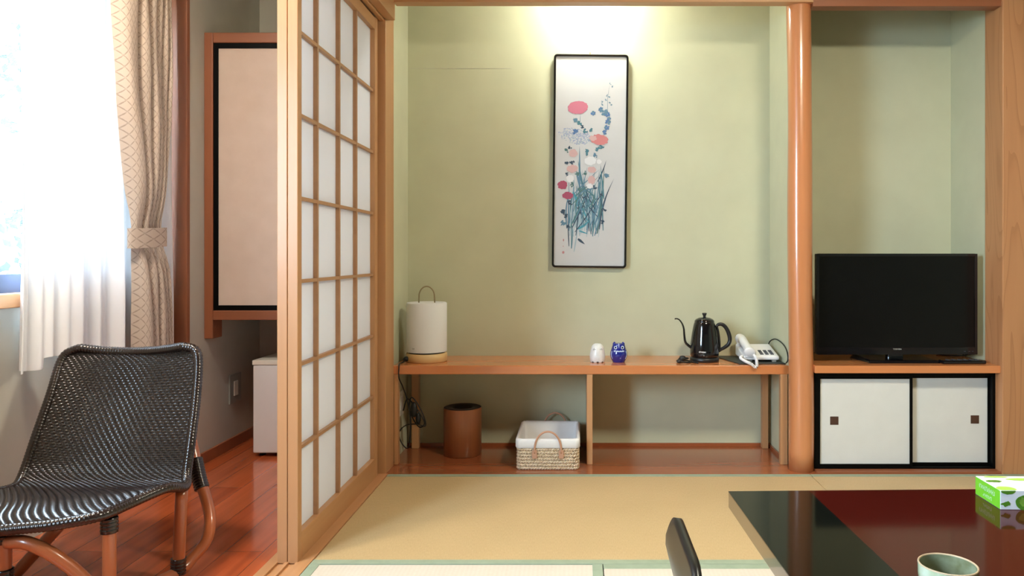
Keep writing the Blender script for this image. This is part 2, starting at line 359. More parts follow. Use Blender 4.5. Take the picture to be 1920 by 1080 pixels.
w = MB().box(-1.92, 4.1, -4.6, -4.5, -0.05, CZ)
struct(w.obj('wall_rear', 'wall'))
struct(MB().box(-0.90, -0.84, -4.5, 3.18, 2.06, CZ).obj('wall_above_screens', 'wall'), 'wall above the sliding paper screens')
struct(MB().box(-0.79, 0.94, 3.205, 3.26, 2.10, CZ).obj('wall_above_alcove', 'wall'))
struct(MB().box(1.0, 1.81, 3.205, 3.26, 2.10, CZ).obj('wall_above_niche', 'wall'))
# left window
def window(idx, y0, y1, lab):
    wn = bpy.data.objects.new('window_%d' % idx, None); COL.objects.link(wn); wn.location = (-1.86, (y0+y1)/2, 0.8); wn['_org'] = (-1.86, (y0+y1)/2, 0.8); struct(wn, lab)
    m = MB(); m.box(-1.86, -1.82, y0, y1, 0.81, 0.872).box(-1.86, -1.82, y0, y1, 2.0, 2.06)
    for a, b in ((y0, y0+0.05), (y1-0.05, y1)): m.box(-1.86, -1.82, a, b, 0.872, 2.0)
    m.obj('window_sash', 'sash', wn, bevel=0.002)
    MB().box(-1.845, -1.84, y0+0.05, y1-0.05, 0.872, 2.0).obj('window_glass', 'glass', wn)
    box1(-1.92, -1.782, y0-0.05, y1+0.04, 0.766, 0.812, 'window_sill', 'wood_y', wn, 0.003)
window(1, 2.22, 3.03, 'bright window behind the sheer curtain'); window(2, -0.25, 0.80, 'window further along the corridor')
# baseboards
struct(box1(-1.684, -1.672, 3.23, 3.94, 0.0, 0.052, 'baseboard_left', 'redwood_z'))
struct(box1(XL, XR, YB-0.010, YB, 0.0, 0.016, 'baseboard_back', 'alcove_floor'))
struct(box1(XR-0.010, XR, 3.33, YB-0.01, 0.0, 0.016, 'baseboard_right', 'alcove_floor'))
struct(box1(XL, -0.33, YB-0.0012, YB, 1.8478, 1.8492, 'trim_11', 'wall_grey', bevel=0), 'fine horizontal seam high on the alcove wall')
# pillars and beams
struct(box1(-1.80, -1.681, 3.205, 3.229, -0.02, CZ, 'trim_1', 'redwood_z'), 'reddish wooden pillar right of the patterned curtain')
struct(MB().box(-0.95, -0.822, 3.18, 3.32, -0.02, 2.06).obj('trim_2', 'wood_z', bevel=0.002), 'pale square pillar between paper screens and alcove')
struct(box1(1.806, 2.32, 3.18, 3.32, -0.02, CZ, 'trim_3', 'pillar', bevel=0.003), 'wide grained wooden pillar right of the television')
struct(box1(-0.789, 1.000, 3.18, 3.235, 2.012, 2.11, 'trim_4', 'wood_x'), 'wooden lintel across the alcove top')
struct(box1(1.000, 1.806, 3.19, 3.25, 1.997, 2.11, 'trim_5', 'redwood_x'), 'dark lintel above the television niche')
# screen head track (kamoi) with a groove, and the beam in front of it
struct(MB().box(-0.955, -0.922, -4.5, 3.18, 1.93, 2.06).box(-0.922, -0.840, -4.5, 3.18, 1.955, 2.06).box(-0.848, -0.829, -4.5, 3.18, 1.93, 2.06).obj('trim_6', 'wood_y', bevel=0.001), 'grooved head track over the paper screens')
struct(box1(-0.829, -0.788, -4.5, 3.205, 1.94, 2.06, 'trim_7', 'wood_y', bevel=0.003), 'wooden beam in front of the head track')
# sill with two grooves
m = MB(); m.box(-0.944, -0.812, -4.5, 3.18, -0.05, -0.004)
for a, b in ((-0.944, -0.912), (-0.890, -0.878), (-0.856, -0.812)): m.box(a, b, -4.5, 3.18, -0.004, 0.003)
struct(m.obj('trim_8', 'wood_y'), 'grooved wooden sill under the paper screens')
# polished log column
lc = MB(); prof = []
for i in range(25):
    z = 2.10*i/24; prof.append((0.0530-0.0022*z/2.1+0.0012*math.sin(z*7), z))
lc.lathe(prof, (0, 0, 0), 48, cap=True)
for v in lc.v:
    k = v.z/2.1; an = math.atan2(v.y, v.x); rr = 1+0.012*math.sin(3*an+v.z*2)
    v.x = v.x*rr+0.968-0.0115*k+0.0018*math.sin(v.z*5); v.y = v.y*rr+3.247
struct(lc.obj('trim_9', 'log'), 'round polished log column between alcove and niche')
# small rail under cabinet
struct(box1(1.02, 1.806, 3.19, 3.30, -0.02, 0.008, 'trim_10', 'redwood_x'), 'low wooden rail under the white cabinet doors')

# tatami mats: mat body + cloth borders
def mat_(x0, x1, y0, y1, along_x, label, m, near=True, far=True):
    t = thing('tatami_mat', label, 'mat', ((x0+x1)/2, (y0+y1)/2, -0.045), 'tatami mats on the floor')
    g = 0.0012
    MB().box(x0+g, x1-g, y0+g, y1-g, -0.045, 0.0).obj('woven_surface', m, t, bevel=0.003)
    hb = 0.032
    if along_x:
        if far: MB().box(x0+g, x1-g, y1-hb, y1-g, -0.04, 0.0015).obj('cloth_border', 'heri', t, bevel=0.001)
        if near: MB().box(x0+g, x1-g, y0+g, y0+hb, -0.04, 0.0015).obj('cloth_border', 'heri', t, bevel=0.001)
    else:
        MB().box(x0+g, x0+hb, y0+g, y1-g, -0.04, 0.0015).obj('cloth_border', 'heri', t, bevel=0.001)
        MB().box(x1-hb, x1-g, y0+g, y1-g, -0.04, 0.0015).obj('cloth_border', 'heri', t, bevel=0.001)
mat_(-0.812, 0.985, 2.252, 3.18, True, 'tan straw mat lying along the front of the alcove shelf', 'tatami_x')
mat_(0.985, 2.78, 2.252, 3.18, True, 'tan straw mat in front of the white cabinet doors', 'tatami_x')
mat_(-0.812, 0.073, 0.46, 2.252, False, 'brightened straw mat nearest the paper screens with green borders at both sides', 'tatami_y_lit')
mat_(0.073, 1.87, 1.36, 2.252, True, 'brightened straw mat under the far half of the low table', 'tatami_y_lit')
mat_(0.073, 1.87, 0.46, 1.36, True, 'brightened straw mat under the near half of the low table', 'tatami_y_lit')

mat_(1.87, 3.66, 0.46, 2.252, True, 'straw mat beyond the right end of the low table', 'tatami_y_lit')
mat_(-0.812, 1.0, -0.46, 0.455, True, 'straw mat behind the viewer beside the window corridor', 'tatami_y_lit')
mat_(1.0, 3.66, -0.46, 0.455, True, 'straw mat behind the viewer on the right side of the room', 'tatami_y_lit')
# ================================================================== PAPER SCREENS
MZ = [0.083, 0.3393, 0.5956, 0.8519, 1.1082, 1.3645, 1.6208, 1.877]
def screen(idx, xf, y0, label):
    xb = xf-0.031; y1 = y0+0.897; t = bpy.data.objects.new('door_%d' % idx, None); COL.objects.link(t); t.location = (xf-0.015, y0, 0.0); t['_org'] = (xf-0.015, y0, 0.0)
    struct(t, label)
    m = MB(); m.box(xb, xf, y0, y0+0.033, -0.002, 1.945).box(xb, xf, y1-0.04, y1, -0.002, 1.945); m.obj('stile', 'wood_z', t, bevel=0.002)
    m = MB(); m.box(xb, xf, y0+0.033, y1-0.04, -0.002, 0.083).box(xb, xf, y0+0.033, y1-0.04, 1.877, 1.925); m.obj('rail', 'wood_y', t, bevel=0.002)
    m = MB()
    for z in MZ[1:-1]: m.box(xf-0.020, xf-0.007, y0+0.033, y1-0.04, z-0.0055, z+0.0055)
    for dy in (0.193, 0.418, 0.624): m.box(xf-0.020, xf-0.006, y0+dy-0.006, y0+dy+0.006, 0.083, 1.877)
    m.obj('lattice', 'wood_lat', t)
    MB().box(xf-0.0215, xf-0.0203, y0+0.03, y1-0.038, 0.08, 1.88).obj('paper', 'paper', t)
screen(1, -0.850, 2.26, 'sliding paper screen facing the straw mats, nearer of the overlapping pair')
screen(2, -0.883, 2.262, 'sliding paper screen behind the first, seen as a narrow edge')

# ================================================================== ALCOVE SHELF
t = thing('display_shelf', 'long low wooden shelf across the alcove carrying lamp, owls, kettle and telephone', 'shelf', (0.05, 3.48, 0.0))
box1(-0.828, 0.934, 3.32, YB-0.001, 0.4035, 0.4427, 'shelf_top', 'shelf', t, 0.003)
def leg(x0, x1, y0, y1): box1(x0, x1, y0, y1, 0.001, 0.4035, 'leg', 'wood_z', t, 0.002)
leg(-0.8225, -0.805, 3.322, 3.36); leg(-0.806, -0.772, 3.60, 3.64)
leg(0.886, 0.915, 3.60, 3.635); leg(0.898, 0.930, 3.322, 3.35)
box1(0.036, 0.062, 3.325, 3.645, 0.001, 0.4035, 'divider', 'wood_z', t, 0.002)
# ================================================================== NICHE CABINET
tag(box1(1.012, 1.806, 3.196, YB-0.001, 0.4275, 0.4600, 'television_shelf', 'shelf', None, 0.003), 'orange wooden shelf board under the television', 'shelf')
t = thing('sliding_door_cabinet', 'low cabinet with two cream sliding doors in black frames under the television', 'cabinet', (1.41, 3.25, 0.008))
m = MB(); cy0, cy1 = 3.235, 3.29
m.box(1.022, 1.046, cy0, cy1, 0.008, 0.4265).box(1.793, 1.806, cy0, cy1, 0.008, 0.4265).box(1.046, 1.793, cy0, cy1, 0.409, 0.4265).box(1.046, 1.793, cy0, cy1, 0.008, 0.015)
m.obj('frame', 'black_lacquer', t, bevel=0.001)
MB().box(1.022, 1.806, 3.292, 3.65, 0.008, 0.425).obj('carcass', 'redwood_x', t)
def fus(x0, x1, y, px, lab):
    z0, z1 = 0.0155, 0.4085; d = MB(); e = 0.012
    d.box(x0, x0+e, y, y+0.018, z0, z1).box(x1-e, x1, y, y+0.018, z0, z1).box(x0+e, x1-e, y, y+0.018, z0, z0+e).box(x0+e, x1-e, y, y+0.018, z1-e, z1)
    d = d.obj('door', 'black_lacquer', t, bevel=0.0015); d['_org'] = t['_org']; d['label'] = lab
    MB().box(x0+e, x1-e, y+0.005, y+0.013, z0+e, z1-e).obj('panel', 'fusuma', d)
    m = MB(); m.box(px-0.018, px+0.018, y+0.003, y+0.0055, 0.197, 0.233).box(px-0.013, px+0.013, y+0.0025, y+0.004, 0.202, 0.228, 1); m.obj('pull', ['pull', 'pull'], d, bevel=0.0008)
fus(1.030, 1.449, 3.238, 1.110, 'cream door at the left with brown square pull')
fus(1.430, 1.800, 3.262, 1.733, 'cream door at the right, set further back')

# ================================================================== CORRIDOR CUPBOARD, REFRIGERATOR, SOCKET
t = thing('hanging_cupboard', 'wall hung cupboard with beige door in black frame, behind the paper screens', 'cupboard', (-1.3, 3.4, 0.558))
box1(-1.684, -1.645, 3.356, 3.446, 0.558, 1.935, 'side_post', 'redwood_z', t, 0.003)
box1(-1.645, -0.952, 3.356, 3.42, 0.642, 0.685, 'bottom_rail', 'redwood_x', t, 0.003)
box1(-1.645, -0.952, 3.356, 3.42, 1.889, 1.935, 'top_rail', 'redwood_x', t, 0.003)
MB().box(-1.68, -0.952, 3.446, 3.93, 0.642, 1.93).obj('carcass', 'wall_grey', t)
d = MB().box(-1.645, -1.624, 3.362, 3.38, 0.685, 1.889).box(-1.624, -0.96, 3.362, 3.38, 0.685, 0.708).box(-1.624, -0.96, 3.362, 3.38, 1.866, 1.889).box(-0.98, -0.96, 3.362, 3.38, 0.708, 1.866).obj('door', 'black_lacquer', t, bevel=0.002); d['_org'] = t['_org']
MB().box(-1.624, -0.98, 3.368, 3.378, 0.708, 1.866).obj('panel', 'fusuma_pink', d)
t = thing('refrigerator', 'small white refrigerator on the corridor floor under the hanging cupboard', 'refrigerator', (-1.26, 3.66, 0.0))
MB().box(-1.500, -1.02, 3.49, 3.90, 0.018, 0.425).obj('body', 'white_metal', t, bevel=0.006)
MB().box(-1.507, -1.015, 3.453, 3.488, 0.018, 0.425).obj('door', 'white_metal', t, bevel=0.006)
MB().box(-1.510, -1.010, 3.450, 3.905, 0.425, 0.448).obj('top_panel', 'offwhite', t, bevel=0.004)
for x in (-1.48, -1.05):
    for y in (3.5, 3.88): MB().lathe([(0.015, 0), (0.015, 0.02)], (x, y, 0), 12, cap=True).obj('foot', 'rubber', t)
t = thing('wall_socket', 'grey socket plate low on the wall left of the refrigerator', 'socket', (-1.684, 3.65, 0.22))
MB().box(-1.684, -1.676, 3.59, 3.71, 0.215, 0.355).obj('plate', 'greyplate', t, bevel=0.002)
m = MB(); m.box(-1.677, -1.673, 3.63, 3.67, 0.25, 0.32); m.obj('insert', 'offwhite', t, bevel=0.001)

# ================================================================== CURTAINS
t = thing('curtain_rail', 'metal rail carrying the curtains above the window', 'rail', (-1.75, 1.3, 2.13))
MB().box(-1.765, -1.650, -0.5, 3.19, 2.131, 2.15).obj('track', 'white_plastic', t, bevel=0.002)
for yb in (0.0, 3.0): MB().box(-1.80, -1.765, yb, yb+0.03, 2.131, 2.15).obj('bracket', 'white_plastic', t)
def sheet(yl, yr, zt, zb, nu, nv, fold, xb, uvw=None):
    m = MB(); m.uv = []
    for j in range(nv+1):
        z = zt+(zb-zt)*j/nv
        for i in range(nu+1):
            u = i/nu; a, b = yl(z), yr(z)
            m.v.append(Vector((xb+fold(u, z), a+(b-a)*u, z if j < nv else z+(0.004*math.sin(u*40))))); m.uv.append((u*(uvw or 1), z))
    for j in range(nv):
        for i in range(nu):
            k = j*(nu+1)+i; m.f.append([k, k+1, k+nu+2, k+nu+1]); m.mi.append(0); m.sm.append(True)
    return m
def zpx(py, Y): return CH-(py-VY)*Y/F
# sheer: edges given by image columns on plane X=-1.72
XS = -1.742
def ypx(px, X): return X*F/(px-VX)
def sfold(u, z):
    d = min(1, max(0, (2.1-z)/1.3)); g = 0.35+0.65*d
    return g*(0.020*math.sin(u*45+0.6*math.sin(z*1.7))+0.012*math.sin(u*97+1.1+0.8*z)+0.010*math.sin(u*19+2.0))
sh = sheet(lambda z: ypx(interp([(0.55, 20), (1.0, 27), (2.2, 34)], z), XS), lambda z: 3.175, 2.13, 0.566, 260, 60, sfold, XS)
nu = 260
for k, v in enumerate(sh.v):     # hem rises behind the chair, with small steps between the folds
    u = (k % (nu+1))/nu; f = (2.13-v.z)/1.564
    v.z += f*(0.03 if u > 0.16 else 0)-f*(0.07 if u > 0.42 else 0)
tag(sh.obj('sheer_curtain', 'sheer'), 'white sheer curtain hanging in front of the bright window', 'curtain')
XD = -1.680
LE = [(0.45, 249), (0.86, 245), (0.97, 241), (1.10, 240), (1.25, 232), (1.5, 217), (1.8, 210), (2.2, 208)]
RE = [(0.45, 332), (0.70, 330), (0.87, 323), (0.97, 313), (1.08, 312), (1.25, 320), (1.45, 327), (2.2, 329)]
def dfold(u, z):
    sq = 1-0.65*math.exp(-((z-1.03)/0.10)**2)
    # a broad first pleat and narrower ones to the right
    ph = [0.0, 0.30, 0.50, 0.66, 0.80, 0.91, 1.0]
    r = 0
    for a, b in zip(ph, ph[1:]):
        if a <= u <= b:
            q = (u-a)/(b-a); r = (1-abs(2*q-1)**5)*(0.045 if b-a > 0.15 else 0.034)+0.012*math.sin(math.pi*q)-0.02
    return sq*r+0.004*math.sin(z*9+u*12)
dc = sheet(lambda z: ypx(interp(LE, z), XD-0.018), lambda z: ypx(interp(RE, z), XD+0.03), 2.13, 0.46, 320, 70, dfold, XD, uvw=0.95)
dt = thing('patterned_curtain', 'beige trellis patterned curtain tied back beside the reddish pillar', 'curtain', (XD, 2.95, 0.46))
dc.obj('drape', 'drape', dt)
tb = MB(); tb.uv = []
n = 40
for j in range(7):
    z = 1.045-0.075*j/6
    for i in range(n):
        a = 2*math.pi*i/n; yc = (ypx(241, XD)+ypx(305, XD))/2; hw = (ypx(305, XD)-ypx(241, XD))/2+0.006
        x = XD+0.006+0.034*math.sin(a); y = yc+hw*math.cos(a); zz = z-0.012*(math.cos(a)*-0.5+0.5)
        tb.v.append(Vector((x, y, zz))); tb.uv.append((a*0.06, zz))
for j in range(6):
    for i in range(n):
        tb.f.append([j*n+i, j*n+(i+1) % n, (j+1)*n+(i+1) % n, (j+1)*n+i]); tb.mi.append(0); tb.sm.append(True)
tb.obj('tieback', 'drape', dt)

# ================================================================== GARDEN TREE seen as pale shapes through the window
random.seed(4)
t = thing('garden_tree', 'pale leafy tree outside, washed out by daylight at the window edge', 'tree', (-5.2, 6.7, -0.6))
MB().tube([(-5.2, 6.7, -0.6), (-5.15, 6.72, 0.6), (-5.25, 6.68, 1.8), (-5.2, 6.7, 2.9)], lambda q: 0.07-0.05*q).obj('trunk', 'bark', t)
m = MB()
for i in range(900):
    a = random.random()*6.28; r = random.random()**0.5*0.8; z = 0.4+random.random()*2.8
    c = Vector((-5.2+r*math.cos(a), 6.7+r*math.sin(a), z))
    if math.sin(z*4.2+c.x*3) < -0.1: continue
    u = Vector((random.uniform(-1, 1), random.uniform(-1, 1), random.uniform(-1, 1))).normalized()*0.055; v = u.orthogonal().normalized()*0.03
    m.add([c-u, c+v, c+u, c-v], [[0, 1, 2, 3]])
m.obj('foliage', 'leaf', t)
struct(MB().box(-12, -1.95, -12, 14, -0.7, -0.6).obj('ground_outside', noisy('garden_ground', (0.4, 0.42, 0.36), (0.5, 0.52, 0.45), 2)))

# ================================================================== RATTAN CHAIR
ch = thing('rattan_chair', 'dark woven low chair on reddish cane legs below the window curtains', 'chair', (-1.4, 2.05, 0.0))
rows = [((150, 650, 2.37), (250, 657, 2.38), (343, 647, 2.33)),
        ((118, 668, 2.36), (250, 674, 2.37), (370, 660, 2.32)),
        ((96, 735, 2.31), (235, 742, 2.34), (368, 740, 2.28)),
        ((68, 815, 2.26), (215, 825, 2.28), (358, 825, 2.22)),
        ((44, 885, 2.22), (195, 890, 2.23), (350, 886, 2.19)),
        ((26, 912, 2.17), (175, 914, 2.18), (346, 910, 2.14)),
        ((-30, 925, 2.08), (130, 929, 2.09), (312, 912, 2.06)),
        ((-100, 948, 1.97), (60, 948, 1.98), (250, 938, 1.98)),
        ((-180, 985, 1.85), (-30, 975, 1.87), (185, 965, 1.88)),
        ((-240, 1035, 1.74), (-100, 1005, 1.79), (90, 983, 1.84))]
rows3 = [[P(*c) for c in r] for r in rows]
NV = 60; NU = 24
fine = []
cols = [cr([r[k] for r in rows3], NV//(len(rows3)-1)+1) for k in range(3)]
NVV = len(cols[0])-1
def surf(u, v):
    f = v*NVV; i = min(int(f), NVV-1); q = f-i
    p = [cols[k][i].lerp(cols[k][i+1], q) for k in range(3)]
    # quadratic through three points
    return p[0]*(2*(u-.5)*(u-1))+p[1]*(4*u*(1-u))+p[2]*(2*u*(u-.5))
def norm(u, v):
    e = 1e-3; a = surf(min(u+e, 1), v)-surf(max(u-e, 0), v); b = surf(u, min(v+e, 1))-surf(u, max(v-e, 0))
    n = a.cross(b).normalized()
    return n if n.dot(Vector((0, -0.6, 0.8))) > 0 else -n
m = MB()
for j in range(NV+1):
    for i in range(NU+1): m.v.append(surf(i/NU, j/NV))
for j in range(NV):
    for i in range(NU):
        k = j*(NU+1)+i; m.f.append([k, k+1, k+NU+2, k+NU+1]); m.mi.append(0); m.sm.append(True)
m.obj('seat_shell', 'weave_back', ch, solid=0.008)
m = MB(); R_, C_ = 140, 24
for r in range(R_):
    v0 = (r+0.08)/R_; v1 = (r+0.90)/R_
    for c in range(-1, C_+1):
        off = (r % 3)/3+random.uniform(-0.02, 0.02)
        u0 = (c+off+0.03)/C_; u1 = u0+0.86/C_
        u0 = max(u0, 0.012); u1 = min(u1, 0.988)
        if u1-u0 < 0.01: continue
        vs = []
        for a in range(5):
            for b in range(3):
                uu = u0+(u1-u0)*a/4; vv = v0+(v1-v0)*b/2
                h = 0.0046+0.0024*math.sin(math.pi*a/4)**0.6*(1 if b == 1 else 0.25)
                vs.append(surf(uu, vv)+norm(uu, vv)*h)
        fs = []
        for a in range(4):
            for b in range(2): fs.append([a*3+b, (a+1)*3+b, (a+1)*3+b+1, a*3+b+1])
        m.add(vs, fs, 0, True)
m.obj('woven_strands', 'weave', ch)
# rim: wrapped tube round the edge
edge = [surf(0, j/40) for j in range(40, -1, -1)]+[surf(i/10, 0) for i in range(1, 10)]+[surf(1, j/40) for j in range(0, 41)]+[surf(1-i/10, 1) for i in range(1, 11)]
L = sum((b-a).length for a, b in zip(edge, edge[1:])); nseg = int(L/0.0030)
def resample(path, n):
    d = [0]
    for a, b in zip(path, path[1:]): d.append(d[-1]+(b-a).length)
    out = []; k = 0
    for i in range(n+1):
        x = d[-1]*i/n
        while k < len(d)-2 and d[k+1] < x: k += 1
        out.append(path[k].lerp(path[k+1], (x-d[k])/max(1e-9, d[k+1]-d[k])))
    return out
rim = resample(edge, nseg)
for _ in range(6): rim = [rim[0]]+[(rim[i-1]+rim[i]*2+rim[i+1])/4 for i in range(1, len(rim)-1)]+[rim[-1]]
rim = [p+Vector((0, 0, -0.004)) for p in rim]
m = MB(); cnt = [0]
def wrap_r(base):
    s = [0]
    def f(t):
        s[0] += 1; return base*(1.0, 0.98, 0.90)[s[0] % 3]
    return f
m.tube(rim, wrap_r(0.0145), 12, sub=1)
m.obj('wrapped_rim', 'weave', ch)
def floor_pt(px, Y, z=0.02): return Vector(((px-VX)*Y/F, Y, z))
def pole(a, name='leg', r=0.0165, sub=8): MB().tube(a, r, 14, sub=sub).obj(name, 'rattan_pole', ch)
lr = P(341, 918, 2.145)
pole([lr, floor_pt(334, 2.145)]); lm = P(205, 976, 1.925); pole([lm, Vector((lm.x, lm.y, 0.0))])
ll = P(8, 1002, 1.86); pole([ll, Vector((ll.x, ll.y, 0.0))])
lb = P(112, 985, 2.14); pole([lb, floor_pt(20, 2.10)])
pole([P(352, 800, 2.36), P(362, 842, 2.34), P(373, 895, 2.31), P(388, 940, 2.28), P(394, 980, 2.25), P(386, 1015, 2.225), P(362, 1045, 2.19), floor_pt(334, 2.145, 0.022), floor_pt(250, 2.02, 0.018), floor_pt(205, 1.93, 0.018)], 'bent_runner')
pole([P(14, 1016, 1.852), P(50, 1018, 1.85), P(95, 1038, 1.86), P(140, 1070, 1.88), P(180, 1110, 1.90), floor_pt(203, 1.92, 0.03)], 'arched_brace')
def wrp(a, b, r=0.0215):
    n = max(4, int((b-a).length/0.003)); MB().tube([a.lerp(b, i/n) for i in range(n+1)], wrap_r(r), 12, sub=1).obj('binding', 'weave', ch)
wrp(Vector((lm.x, lm.y, lm.z-0.030)), lm+Vector((0, 0, 0.01))); wrp(floor_pt(334, 2.145, 0.018), floor_pt(334.6, 2.145, 0.062)); MB().tube(resample(cr([P(362, 842, 2.34), P(366.8, 864, 2.329), P(373, 895, 2.31), P(379, 917, 2.298)], 8)[7:], 34), wrap_r(0.0225), 12, sub=1).obj('binding', 'weave', ch); wrp(Vector((ll.x, ll.y, ll.z-0.115)), Vector((ll.x, ll.y, ll.z-0.085))); wrp(Vector((ll.x, ll.y, ll.z-0.02)), ll)

# ================================================================== TABLE LAMP
SZ = 0.4428
c = Vector((-0.706, 3.47, SZ)); t = thing('table_lamp', 'white drum lamp with pale wood base at the left end of the shelf', 'lamp', c)
MB().lathe([(0.0, 0), (0.090, 0), (0.0935, 0.003), (0.0935, 0.036), (0.091, 0.039), (0, 0.039)], c, 56).obj('base', 'lampwood', t)
MB().lathe([(0.083, 0.039), (0.083, 0.048)], c, 56, cap=True).obj('gap_ring', 'black_plastic', t)
MB().lathe([(0.0925, 0.046), (0.0925, 0.268), (0.089, 0.272), (0.080, 0.271), (0.0, 0.270)], c, 64).obj('lamp_shade', 'lampshade', t)
arch = [c+Vector((0.036*math.cos(a), 0, 0.300+0.046*math.sin(a))) for a in [math.pi*k/12 for k in range(13)]]
MB().tube([c+Vector((0.037, 0, 0.268))]+arch+[c+Vector((-0.037, 0, 0.268))], 0.0032, 10, sub=3).obj('handle', 'brass', t)
an = math.radians(-118); mk = c+Vector((0.0930*math.cos(an), 0.0930*math.sin(an), 0.066))
m = MB(); 
for k in (-1, 1):
    a2 = an+k*0.035; p = c+Vector((0.0932*math.cos(a2), 0.0932*math.sin(a2), 0.066)); m.ball(p, (0.0016, 0.0016, 0.0045), 0, 8)
m.obj('printed_mark', 'greyplate', t)
m = MB(); m.ball(c+Vector((-0.083, -0.052, 0.016)), (0.014, 0.014, 0.012)); m.obj('plug', 'rubber', t)
q = [c+Vector((-0.083, -0.055, 0.012)), Vector((-0.800, 3.36, 0.4475)), Vector((-0.797, 3.322, 0.4495)), Vector((-0.797, 3.311, 0.43)), Vector((-0.797, 3.31, 0.39)), P(755, 725, 3.36), P(764, 752, 3.40), P(770, 790, 3.42), P(766, 838, 3.45), P(754, 832, 3.45), P(748, 812, 3.45), P(760, 798, 3.44), P(780, 795, 3.42), P(798, 798, 3.42), P(790, 770, 3.42), P(772, 745, 3.43), P(768, 770, 3.44), P(785, 800, 3.44), P(796, 792, 3.42), P(780, 765, 3.43), P(764, 748, 3.45), P(756, 770, 3.47)]
MB().tube(q, 0.0028, 8, sub=6).obj('cord', 'rubber', t)
m = MB(); m.ball(P(776, 768, 3.43), (0.016, 0.013, 0.036)); m.ball(P(784, 785, 3.43), (0.012, 0.012, 0.028)); m.obj('cord_bundle', 'rubber', t)
t = thing('wall_socket', 'pale socket plate low on the side wall under the shelf, behind black cords', 'socket', (XL, 3.45, 0.2))
MB().box(XL, XL+0.008, 3.46, 3.53, 0.185, 0.30).obj('plate', 'offwhite', t, bevel=0.002)
MB().box(XL+0.008, XL+0.010, 3.475, 3.515, 0.21, 0.275).obj('insert', 'white_plastic', t, bevel=0.0008)

# ================================================================== WASTE BIN
c = Vector((-0.546, 3.512, 0.001)); t = thing('waste_bin', 'round brown wooden waste bin on the alcove floor', 'bin', c)
MB().lathe([(0.0, 0), (0.086, 0), (0.088, 0.003), (0.0885, 0.215), (0.087, 0.219)], c, 56).obj('body', 'binwood', t)
MB().lathe([(0.087, 0.219), (0.080, 0.222), (0.050, 0.220), (0.046, 0.215), (0.046, 0.05), (0, 0.05)], c, 56).obj('liner', 'dark_hole', t)

# ================================================================== BASKET
bx0, bx1, by0, by1, bh = -0.272, 0.003, 3.240, 3.600, 0.137
t = thing('storage_basket', 'woven rush basket with white cloth lining and tan handles on the alcove floor', 'basket', ((bx0+bx1)/2, (by0+by1)/2, 0.001))
m = MB(); nrow = 9
def rrect(x0, x1, y0, y1, r, n=6):
    pts = []
    for cx, cy, a0 in ((x1-r, y0+r, -90), (x1-r, y1-r, 0), (x0+r, y1-r, 90), (x0+r, y0+r, 180)):
        for k in range(n+1):
            a = math.radians(a0+90*k/n); pts.append((cx+r*math.cos(a), cy+r*math.sin(a)))
    return pts
for i in range(nrow):
    z = 0.008+i*0.0135; base = rrect(bx0+0.006, bx1-0.006, by0+0.006, by1-0.006, 0.02)
    ring = [Vector((x, y, z)) for x, y in base]; ring.append(ring[0]); rr = resample(ring, 300)
    for s_, ph in ((1, 0), (-1, math.pi)):
        pts = []
        for k, p in enumerate(rr):
            a = k*2*math.pi/6+ph+i*1.3; cx = Vector(((bx0+bx1)/2, (by0+by1)/2, z)); nrm = Vector((p.x-cx.x, (p.y-cx.y)*0.7, 0)).normalized()
            pts.append(p+Vector((0, 0, 0.0036*math.sin(a)))+nrm*0.0030*math.cos(a))
        m.tube(pts, 0.0042, 6, sub=1, cap=False)
m.box(bx0+0.01, bx1-0.01, by0+0.01, by1-0.01, 0.0, 0.012)
m.obj('woven_body', 'rush', t)
m = MB(); 
prs = [(0.0, 0.095), (-0.0035, 0.10), (-0.003, 0.130), (0.003, 0.137), (0.010, 0.135), (0.014, 0.125), (0.017, 0.02)]
n = None
for off, z in prs:
    pts = rrect(bx0+off, bx1-off, by0+off, by1-off, max(0.006, 0.022-off*0.5)); n = len(pts)
    for k, (x, y) in enumerate(pts): m.v.append(Vector((x, y, z+0.0012*math.sin(k*2.3+z*90))))
for j in range(len(prs)-1):
    for k in range(n): m.f.append([j*n+k, j*n+(k+1) % n, (j+1)*n+(k+1) % n, (j+1)*n+k]); m.mi.append(0); m.sm.append(True)
m.f.append([(len(prs)-1)*n+k for k in range(n)]); m.mi.append(0); m.sm.append(False)
m.obj('liner', 'linen', t)
def hnd(y, lean, lab, xo=0):
    xm = -0.1335+xo; m = MB(); hp = []
    for k in range(17):
        a = math.pi*k/16; hp.append(Vector((xm+0.058*math.cos(a), y+lean*math.sin(a), 0.075+0.095*math.sin(a)**0.8)))
    m.tube(hp, 0.0042, 10, sub=3); o = m.obj('handle', 'leather', t); o['_org'] = t['_org']
    if lab: o['label'] = lab
    for s_ in (-1, 1):
        x = xm+s_*0.058; MB().box(x-0.011, x+0.011, y-0.002, y+0.002, 0.052, 0.088).obj('tab', 'leather', o, bevel=0.002)
hnd(by0-0.005, -0.006, 'tan front handle'); hnd(by1+0.006, 0.012, None, 0.02)

